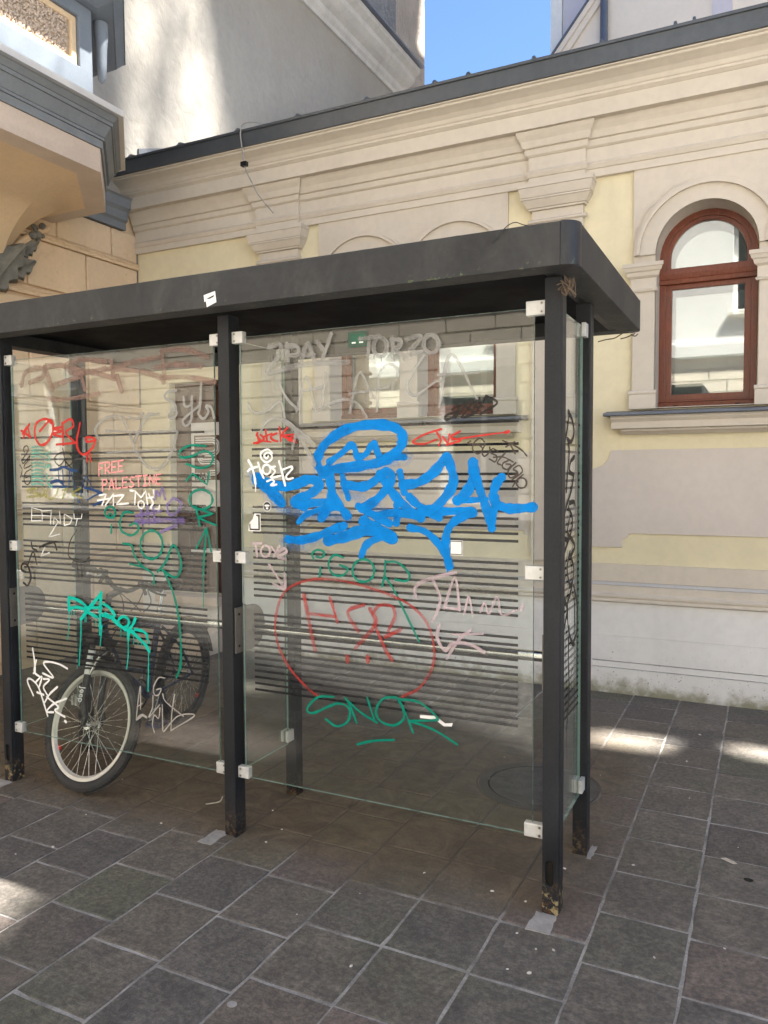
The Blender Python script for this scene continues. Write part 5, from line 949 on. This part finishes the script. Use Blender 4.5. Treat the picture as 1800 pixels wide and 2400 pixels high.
('graffiti_tag','thin silver tag beside the bicycle wheel','L',(0.36, 0.345, 0.32),'marker',[(6.5,0,[-2661,453,-2646,543,-2631,604,-2634,496]),(6.5,0,[-2656,503,-2624,522]),(6.3,0,[-2556,569,-2561,510,-2584,463,-2517,530]),(6.2,0,[-2483,660,-2520,656,-2551,609,-2547,575,-2522,576,-2506,607,-2534,599]),(6.4,0,[-2552,394,-2563,432,-2549,477,-2525,466,-2514,516]),(6.3,0,[-2501,532,-2501,411]),(6.3,0,[-2497,584,-2479,550,-2378,496]),(6.2,0,[-2427,590,-2444,501,-2452,418]),(6.3,0,[-2495,407,-2408,492,-2312,507,-2452,418]),(13,0,[-2658,443,-2625,467,-2600,461])]),
('graffiti_tag','dark figure nine and zigzag scrawl above the round plate','L',(0.028, 0.024, 0.022),'marker',[(12.4,0,[-3387,1105,-3415,1115,-3410,1143,-3377,1145,-3355,1110,-3350,1075,-3373,1037,-3402,1048]),(8.2,0,[-3372,1136,-3328,1209,-3303,1148]),(9,0,[-3339,1257,-3331,1229,-3301,1219]),(10.5,0,[-3278,1235,-3234,1252,-3179,1262,-3159,1228]),(6.1,0,[-3018,1328,-3062,1278,-3079,1227,-3075,1197,-3029,1176,-2972,1175,-2940,1199]),(7.7,0,[-3024,1173,-3019,1131,-3016,1097])]),
('graffiti_tag','black flowing vertical script on the end pane','S',(0.028, 0.024, 0.022),'paint',[(17,0,[2943,1824,3013,1795,3042,1750,2997,1715,2933,1721]),(17,0,[2957,1821,2923,1753,2869,1689]),(17,0,[2942,1713,2961,1672,2936,1598,2920,1528]),(17,0,[3045,1657,2980,1635,2967,1602,3034,1587]),(17,0,[3038,1587,2993,1527,2910,1467]),(17,0,[2967,1481,3041,1483,3060,1471]),(17,0,[2949,1465,3015,1420,2997,1371,2900,1308]),(17,0,[2896,1455,2863,1408,2881,1358,2934,1342]),(17,0,[2959,1419,2934,1371,3017,1335,3056,1306,2991,1278]),(17,0,[2972,1293,2928,1234,2975,1170,3022,1172]),(17,0,[2981,1279,3039,1222,2995,1146,2923,1098]),(17,0,[2885,1202,2870,1143,2923,1093,2933,1050]),(15.9,0,[2928,1072,2885,1015]),(15.9,0,[2933,1095,2948,1010,3014,937,3055,923]),(15.9,0,[3034,1157,3097,1075,3094,971,3028,928]),(15.9,0,[2960,1007,2951,890,2967,767,2933,627]),(5.6,0,[2933,627,2926,510]),(5.6,0,[3031,837,2992,809,3020,729])]),
]
off = {'R': 0, 'L': 0, 'S': 0}
matc = {}
for nm, lab, pn, col, mode, strokes in TAGS:
    bm = bmesh.new(); uvl = bm.loops.layers.uv.new('UVMap')
    for wd, sharp, flat in strokes:
        P = [(flat[i]/1000, flat[i+1]/1000) for i in range(0, len(flat), 2)]
        if sharp:
            Q = []
            for a, b in zip(P, P[1:]):
                for t in range(4): Q.append((a[0]+(b[0]-a[0])*t/4, a[1]+(b[1]-a[1])*t/4))
            P = Q+[P[-1]]
        else: P = [(p.x, p.y) for p in catmull([(a, b, 0) for a, b in P], 8)]
        off[pn] += 1
        wd *= {'spray': 1.06, 'paint': 1.2, 'marker': 1.2, 'faded': 1.5, 'halo': 1.0}[mode]
        if pn == 'S': stroke(bm, uvl, P, wd/1000, None, 'YZ', -.6768+.00028*off[pn])
        else: stroke(bm, uvl, P, wd/1000, None, 'XZ', 2.7592-.000055*off[pn])
    key = (col, mode)
    if key not in matc: matc[key] = paint_material('graffiti_paint', col, mode)
    o = obj(nm, bm, matc[key], PANE[pn]); o['label'] = lab

# ================================================================== BICYCLE leaning behind the left pane, front wheel turned
BK_ = Vector((-3.07, 2.86, 0)); HD = math.atan2(-.98, .20)      # heading of the frame
bike = thing('bicycle', 'dark blue and black mountain bike parked behind the left shelter pane', 'bicycle', BK_)
WR, WB, HA = .325, 1.05, R(20)
Mf = Matrix.Rotation(HD, 4, 'Z')                                # local: x forward, y left, z up, origin under the steered front axle
ax_p = Vector((-.048, 0, WR)); ax_d = Vector((-math.sin(HA), 0, math.cos(HA)))
ST = Matrix.Translation(ax_p) @ Matrix.Rotation(R(76), 4, ax_d) @ Matrix.Translation(-ax_p)
shift = ST @ Vector((0, 0, WR)); SH = Matrix.Translation((-shift.x, -shift.y, WR-shift.z))
TW = Matrix.Translation(BK_) @ Mf @ SH                          # frame to world
TS = TW @ ST                                                    # steered parts to world
def bobj(nm, bm, mat, T, par=None, smooth=True):
    bm.transform(T); return obj(nm, bm, mat, par or bike, smooth=smooth)
def wheel(T, cx, rear=False):
    c = Vector((cx, 0, WR)); I = Matrix.Identity(3); bm = bmesh.new()
    torus(bm, c, WR-.026, .026, I, 64, 12, .024); wl = bobj('wheel', bm, 'tyre_wall', T)
    bm = bmesh.new()                                             # tread blocks
    for i in range(96):
        a = 2*math.pi*i/96
        for s in (-1, 0, 1):
            m4 = Matrix.Translation(c) @ Matrix.Rotation(-a, 4, 'Y') @ Matrix.Translation((WR-.0015-abs(s)*.006, s*.0125, 0)) @ Matrix.Diagonal((.006, .009, .0125, 1))
            bmesh.ops.create_cube(bm, size=1, matrix=m4)
    tr = bobj('tread', bm, 'tyre_rubber', T, wl, False); tr['kind'] = 'stuff'
    bm = bmesh.new(); prof = [(WR-.053, -.012), (WR-.051, -.0135), (WR-.067, -.0125), (WR-.078, 0), (WR-.067, .0125), (WR-.051, .0135), (WR-.053, .012)]; rg = []
    for i in range(64):
        a = 2*math.pi*i/64; rg.append([bm.verts.new(c+Vector((r*math.cos(a), y, r*math.sin(a)))) for r, y in prof])
    for i in range(64):
        for j in range(len(prof)-1): bm.faces.new((rg[i][j], rg[i][j+1], rg[(i+1) % 64][j+1], rg[(i+1) % 64][j]))
    bobj('rim', bm, 'bike_black' if rear else 'rim_silver', T, wl)
    bm = bmesh.new()
    for i in range(36):
        a = 2*math.pi*i/36; s = 1 if i % 2 else -1; ah = a+(.9 if (i//2) % 2 else -.9)
        tube(bm, [c+Vector((.02*math.cos(ah), s*.03, .02*math.sin(ah))), c+Vector(((WR-.078)*math.cos(a), 0, (WR-.078)*math.sin(a)))], .00135, 5, False)
    sp = bobj('spokes', bm, 'spoke_steel', T, wl); sp['kind'] = 'stuff'
    bm = bmesh.new(); tube(bm, [c+Vector((0, y, 0)) for y in (-.05, -.034, -.033, -.028, .028, .033, .034, .05)], .02, 16, radii=[.012, .012, .026, .018, .018, .026, .012, .012]); bobj('hub', bm, 'bike_chrome', T, wl)
    bm = bmesh.new(); m4 = Matrix.Translation(c+Vector((-.16, .004, -.19))) @ Matrix.Diagonal((.035, .008, .02, 1)); bmesh.ops.create_cube(bm, size=1, matrix=m4); bobj('reflector', bm, 'red_plastic', T, wl)
wheel(TS, 0); wheel(TW, -WB, True)
AX = lambda z: ax_p+ax_d*((z-WR)/ax_d.z)
for s in (-1, 1):                                                # suspension fork
    bm = bmesh.new(); tube(bm, [Vector((0, s*.056, WR-.01)), Vector((-.004, s*.056, WR+.03)), AX(WR+.10)+Vector((.012, s*.056, 0)), AX(WR+.24)+Vector((.012, s*.056, 0))], .016, 12, radii=[.012, .018, .0185, .0185])
    fl = bobj('fork_leg', bm, 'bike_black', TS)
    bm = bmesh.new(); tube(bm, [AX(WR+.235)+Vector((.012, s*.056, 0)), AX(WR+.40)+Vector((.012, s*.056, 0))], .0135, 12); bobj('stanchion', bm, 'bike_black', TS, fl)
    if s == -1:
        for k in range(4):
            bm = bmesh.new(); tube(bm, [AX(WR+.345-.034*k)+Vector((.012, s*.056, 0)), AX(WR+.322-.034*k)+Vector((.012, s*.056, 0))], .0190, 12); bobj('white_mark', bm, 'bike_white', TS, fl)
        me_t = text_obj('Jeep', .042, (0, 0, 0), Matrix.Identity(4), 'bike_white', fl, sx=1.1)
        up_ = ax_d; out_ = Vector((.25, -1, 0)).normalized()
        pt = AX(WR+.125)+Vector((.012, s*.056, 0))+out_*.0195
        xd = -up_; yd = out_.cross(xd).normalized(); mm = Matrix((xd, yd, out_)).transposed().to_4x4(); mm.translation = pt
        me_t.data.transform(TS @ mm)
bm = bmesh.new(); p = AX(WR+.395); box(bm, p.x-.02, p.x+.04, -.078, .078, p.z-.03, p.z+.012); bobj('fork_crown', bm, 'bike_black', TS, smooth=False)
bm = bmesh.new(); tube(bm, [Vector((p.x+.02, -.058, WR+.27)), Vector((p.x+.075, -.05, WR+.32)), Vector((p.x+.075, .05, WR+.32)), Vector((p.x+.02, .058, WR+.27))], .011, 8); bobj('fork_arch', bm, 'bike_black', TS)
for s in (-1, 1):
    bm = bmesh.new(); q = AX(WR+.27); tube(bm, [q+Vector((.05, s*.062, -.035)), q+Vector((.055, s*.055, .055)), q+Vector((.05, s*.018, .085))], .007, 8); bobj('brake_arm', bm, 'bike_chrome', TS)
bm = bmesh.new(); tube(bm, [AX(.745), AX(.885)], .022, 14); ht = bobj('head_tube', bm, 'bike_navy', TW)
bm = bmesh.new(); tube(bm, [AX(.89), AX(.945)], .018, 12); tube(bm, [AX(.935), AX(.965)+Vector((.075, 0, .03))], .018, 12); bobj('stem', bm, 'bike_black', TS)
bc = AX(.965)+Vector((.075, 0, .03))
def barp(y): return bc+Vector((-.05*max(0, abs(y)-.06)/.25, y, .055*min(1, max(0, (abs(y)-.05)/.09))))
bm = bmesh.new(); tube(bm, [barp(y) for y in (-.31, -.22, -.15, -.11, -.07, -.04, 0, .04, .07, .11, .15, .22, .31)], .0125, 12); hb = bobj('handlebar', bm, 'bike_black', TS)
for s in (-1, 1):
    bm = bmesh.new(); tube(bm, [barp(s*y) for y in (.315, .31, .25, .19)], .017, 14, radii=[.013, .019, .0165, .0175]); bobj('grip', bm, 'bike_black', TS, hb)
    bm = bmesh.new(); q = barp(s*.17); tube(bm, [q+Vector((.01, 0, 0)), q+Vector((.035, s*.01, -.012)), q+Vector((.055, s*.05, -.02)), q+Vector((.06, s*.11, -.015))], .006, 8, radii=[.012, .009, .006, .007]); bobj('brake_lever', bm, 'bike_chrome' if s < 0 else 'bike_black', TS, hb)
    bm = bmesh.new(); q = barp(s*.145); tube(bm, [q+Vector((0, -.018, 0)), q+Vector((0, .018, 0))], .024, 12); tube(bm, [q+Vector((.02, 0, -.02)), q+Vector((.03, s*.02, -.045))], .009, 8); bobj('shifter', bm, 'bike_black', TS, hb)
    bm = bmesh.new(); tube(bm, catmull([barp(s*.16)+Vector((.03, 0, -.01)), bc+Vector((.14, s*.10, -.02)), bc+Vector((.12, s*.02, -.14)), AX(.76)+Vector((.05, -s*.03, 0)), AX(.66)+Vector((.03, -s*.02, 0))], 6), .003, 6); bobj('brake_cable', bm, 'bike_black', TS, hb)
    bm = bmesh.new(); tube(bm, catmull([barp(s*.14)+Vector((.03, 0, -.03)), bc+Vector((.17, -s*.03, -.06)), bc+Vector((.10, -s*.12, -.17)), AX(.80)+Vector((-.05, -s*.05, 0))], 6), .003, 6); bobj('gear_cable', bm, 'bike_black', TS, hb)
bb = Vector((-.62, 0, .30)); sc_t = Vector((-.765, 0, .74)); ra = Vector((-WB, 0, WR))
for nm, pts, r0 in (('down_tube', [AX(.765), Vector((-.35, 0, .52)), bb], .024), ('top_tube', [AX(.865), Vector((-.45, 0, .76)), sc_t-Vector((-.01, 0, .05))], .020), ('seat_tube', [bb, sc_t], .018)):
    bm = bmesh.new(); tube(bm, pts, r0, 12); bobj(nm, bm, 'bike_navy', TW)
for s in (-1, 1):
    bm = bmesh.new(); tube(bm, [bb+Vector((0, s*.03, 0)), ra+Vector((.2, s*.045, -.01)), ra+Vector((0, s*.06, 0))], .010, 10); bobj('chain_stay', bm, 'bike_navy', TW)
    bm = bmesh.new(); tube(bm, [sc_t+Vector((0, s*.02, -.06)), ra+Vector((.12, s*.045, .2)), ra+Vector((0, s*.06, 0))], .008, 10); bobj('seat_stay', bm, 'bike_navy', TW)
    bm = bmesh.new(); tube(bm, [bb+Vector((0, s*.07, 0)), bb+Vector((s*.12, s*.085, -s*.12))], .009, 8); ck = bobj('crank', bm, 'bike_chrome', TW)
    bm = bmesh.new(); q = bb+Vector((s*.12, s*.085, -s*.12)); box(bm, q.x-.045, q.x+.045, min(q.y, q.y+s*.09), max(q.y, q.y+s*.09), q.z-.012, q.z+.012); bobj('pedal', bm, 'bike_navy', TW, ck, False)
bm = bmesh.new(); tube(bm, [sc_t, sc_t+Vector((-.045, 0, .15))], .0135, 12); bobj('seat_post', bm, 'bike_chrome', TW)
bm = bmesh.new(); so = sc_t+Vector((-.05, 0, .165)); n = 14; g = []
for i in range(n+1):
    t = i/n; x = .13-.27*t; hw = .022+.058*max(0, (t-.35)/.65)**1.3 if t < .93 else .06; row = []
    for j in range(-5, 6):
        u = j/5; row.append(bm.verts.new(so+Vector((x, u*hw, .03*(1-u*u)+.02*(t-.5)**2*4-.012*abs(u)**3))))
    g.append(row)
for a, b in zip(g, g[1:]):
    for j in range(10): bm.faces.new((a[j], a[j+1], b[j+1], b[j]))
sd = bobj('saddle', bm, 'bike_black', TW); md = sd.modifiers.new('t', 'SOLIDIFY'); md.thickness = .035
bm = bmesh.new(); torus(bm, bb+Vector((0, -.05, 0)), .085, .006, Matrix.Identity(3), 40, 8, .003); bobj('chainring', bm, 'bike_black', TW)
bm = bmesh.new()
for a in range(200, 330, 10): pass
fp = [ra+Vector((.36*math.cos(R(a)), 0, .36*math.sin(R(a)))) for a in range(70, 171, 10)]
prev = None
for q in fp:
    rad = (q-ra).normalized(); row = [bm.verts.new(q+Vector((0, y, 0))-rad*(.010*(abs(y)/.028)**2)) for y in (-.028, -.014, 0, .014, .028)]
    if prev:
        for a, b, c, d in zip(prev, prev[1:], row[1:], row): bm.faces.new((a, b, c, d))
    prev = row
mg = bobj('mudguard', bm, 'bike_black', TW); md = mg.modifiers.new('t', 'SOLIDIFY'); md.thickness = .003

# ================================================================== SMALL THINGS
# manhole cover behind the shelter
mh = thing('manhole_cover', 'round worn manhole cover set in the paving behind the glass', 'manhole cover', (-1.03, 3.86, 0))
bm = bmesh.new()
def annulus(bm, r0, r1, z0, z1, cx, cy, n=48):
    for i in range(n):
        a, b = 2*math.pi*i/n, 2*math.pi*(i+1)/n
        P_ = lambda r, t, z: bm.verts.new((cx+r*math.cos(t), cy+r*math.sin(t), z))
        bm.faces.new((P_(r0, a, z1), P_(r1, a, z1), P_(r1, b, z1), P_(r0, b, z1))); bm.faces.new((P_(r1, a, z1), P_(r1, a, z0), P_(r1, b, z0), P_(r1, b, z1)))
        if r0: bm.faces.new((P_(r0, a, z0), P_(r0, a, z1), P_(r0, b, z1), P_(r0, b, z0)))
    bmesh.ops.remove_doubles(bm, verts=bm.verts, dist=1e-5)
annulus(bm, .255, .30, -.02, .0045, -1.03, 3.86); obj('rim', bm, 'cast_iron', mh)
bm = bmesh.new(); annulus(bm, .0, .245, -.02, .0035, -1.03, 3.86); obj('lid', bm, 'manhole_lid', mh)
bm = bmesh.new(); annulus(bm, .0, .30, -.02, .0018, -1.03, 3.86); obj('seat_ring', bm, 'slot_dark', mh)
bm = bmesh.new(); annulus(bm, .305, .315, -.02, .0030, -1.03, 3.86); obj('joint_ring', bm, 'mortar_light', mh)
# pale pebbles and bits of grit scattered over the slabs
pm = []
for k in range(5):
    bm = bmesh.new(); bmesh.ops.create_icosphere(bm, subdivisions=2, radius=1); rr = random.Random(k)
    for v in bm.verts: v.co = Vector((v.co.x*rr.uniform(.8, 1.2), v.co.y*rr.uniform(.7, 1.1), v.co.z*.7*rr.uniform(.8, 1.1)))
    me = bpy.data.meshes.new('pebble'); bm.to_mesh(me); bm.free(); me.materials.append(MATS['pebble_pale'])
    for p in me.polygons: p.use_smooth = True
    pm.append(me)
PEB = [(-0.918, 2.792, 0.009), (-0.785, 2.774, 0.009), (-0.711, 3.078, 0.009), (-0.658, 2.372, 0.009), (-0.31, 2.629, 0.009), (-0.466, 3.227, 0.009), (-0.378, 4.533, 0.009), (-0.347, 5.031, 0.009), (-0.756, 2.566, 0.009), (-0.618, 2.525, 0.009), (-0.727, 2.362, 0.0055), (-0.673, 2.506, 0.0055), (-0.089, 3.575, 0.0055), (-0.32, 4.021, 0.0055), (-0.105, 2.782, 0.0055), (-1.208, 2.805, 0.0055), (-0.769, 4.132, 0.0055), (-2.47, 2.693, 0.0085), (-1.188, 2.157, 0.0085), (-2.731, 2.315, 0.0085), (-1.936, 2.88, 0.0085), (-2.085, 3.026, 0.0085), (-2.824, 2.203, 0.005), (-2.855, 2.612, 0.005), (-1.369, 2.558, 0.005), (-1.509, 2.335, 0.005), (-3.015, 3.003, 0.005), (-0.92, 2.79, 0.008), (-1.934, 2.878, 0.008), (-1.93, 2.748, 0.008), (-1.209, 2.803, 0.005), (-1.303, 4.166, 0.005)]
for i, (x, y, r_) in enumerate(PEB):
    o = bpy.data.objects.new('pebble', pm[i % 5]); COL.objects.link(o); r_ *= .5+.1*(i % 4); o.scale = (r_*1.2, r_*.9, r_*.8); o.location = (x, y, r_*.4); o.rotation_euler = (0, 0, i*1.3)
    tag(o, 'small pale pebble lying on the dark paving slabs', 'pebble', 'pale pebbles scattered on the paving')
def litter(nm, pts, mat, lab, cat, z=.003):
    bm = plate(pts, [], XY, z, z+.0012); return tag(obj(nm, bm, mat), lab, cat)
LIT = [[-0.121, 3.428], [-1.423, 1.838], [-0.043, 3.298], [-2.392, 2.957]]
litter('dry_leaf', [(LIT[0][0]+a, LIT[0][1]+b) for a, b in ((-.03, .01), (-.01, .022), (.015, .008), (.034, -.012), (.02, -.02), (-.005, -.008))], 'leaf_dry', 'pale dry leaf lying alone on the slabs at the right', 'leaf')
litter('chewing_gum', [(LIT[1][0]+.016*math.cos(t*.5), LIT[1][1]+.014*math.sin(t*.5)) for t in range(12)], 'concrete_patch', 'flattened grey chewing gum in the bottom foreground', 'chewing gum')
litter('dark_gum', [(LIT[2][0]+.018*math.cos(t*.5), LIT[2][1]+.013*math.sin(t*.5)) for t in range(12)], 'slot_dark', 'flattened black gum spot near the right edge', 'chewing gum')
bm = bmesh.new(); tube(bm, catmull([(LIT[3][0]-.02, LIT[3][1]-.02, .006), (LIT[3][0], LIT[3][1], .006), (LIT[3][0]+.025, LIT[3][1]+.03, .008), (LIT[3][0]+.02, LIT[3][1]+.06, .02)], 5), .003, 6)
tag(obj('pale_stalk', bm, 'leaf_dry'), 'thin pale curved stalk on the grimy slabs beside the middle post', 'stalk')
bm = bmesh.new(); rr = random.Random(8)
for k in range(7):
    a = Vector((-3.44+rr.uniform(0, .12), 2.80+rr.uniform(-.04, .04), .006)); tube(bm, [a, a+Vector((rr.uniform(-.06, .06), rr.uniform(-.04, .04), rr.uniform(0, .01)))], .0022, 5)
tw = tag(obj('twig_litter', bm, 'twig'), 'little heap of brown twigs at the foot of the left post', 'twigs'); tw['kind'] = 'stuff'
# rusty wire nest under the roof corner, loose wires on the roof edge
bm = bmesh.new(); rr = random.Random(4); pts = []
for k in range(34): pts.append((-.642+rr.uniform(-.022, .03)+k*.0006, 2.705+rr.uniform(-.03, .04), 2.245+rr.uniform(-.035, .03)-k*.0004))
tube(bm, catmull(pts, 3), .0018, 5); tag(obj('wire_nest', bm, 'twig'), 'tangle of rusty wire under the shelter roof corner', 'wire')
bm = bmesh.new(); tube(bm, catmull([(-.86, 2.58, 2.375), (-.83, 2.578, 2.40), (-.80, 2.579, 2.425), (-.775, 2.585, 2.434), (-.75, 2.60, 2.426), (-.72, 2.62, 2.423)], 6), .0016, 5); tag(obj('loose_wire', bm, 'bike_black'), 'thin black wire curling over the shelter roof edge', 'wire')
bm = bmesh.new()
for a in ([(-.66, 4.02, 2.28), (-.70, 4.03, 2.262), (-.74, 4.03, 2.258), (-.78, 4.03, 2.25)], [(-.60, 4.02, 2.275), (-.64, 4.03, 2.262), (-.67, 4.025, 2.255)], [(-.585, 4.01, 2.27), (-.60, 4.02, 2.262), (-.62, 4.02, 2.272)]): tube(bm, catmull(a, 5), .003, 5)
tag(obj('debris_strands', bm, 'twig'), 'dark strands hanging from the far roof corner of the shelter', 'debris')
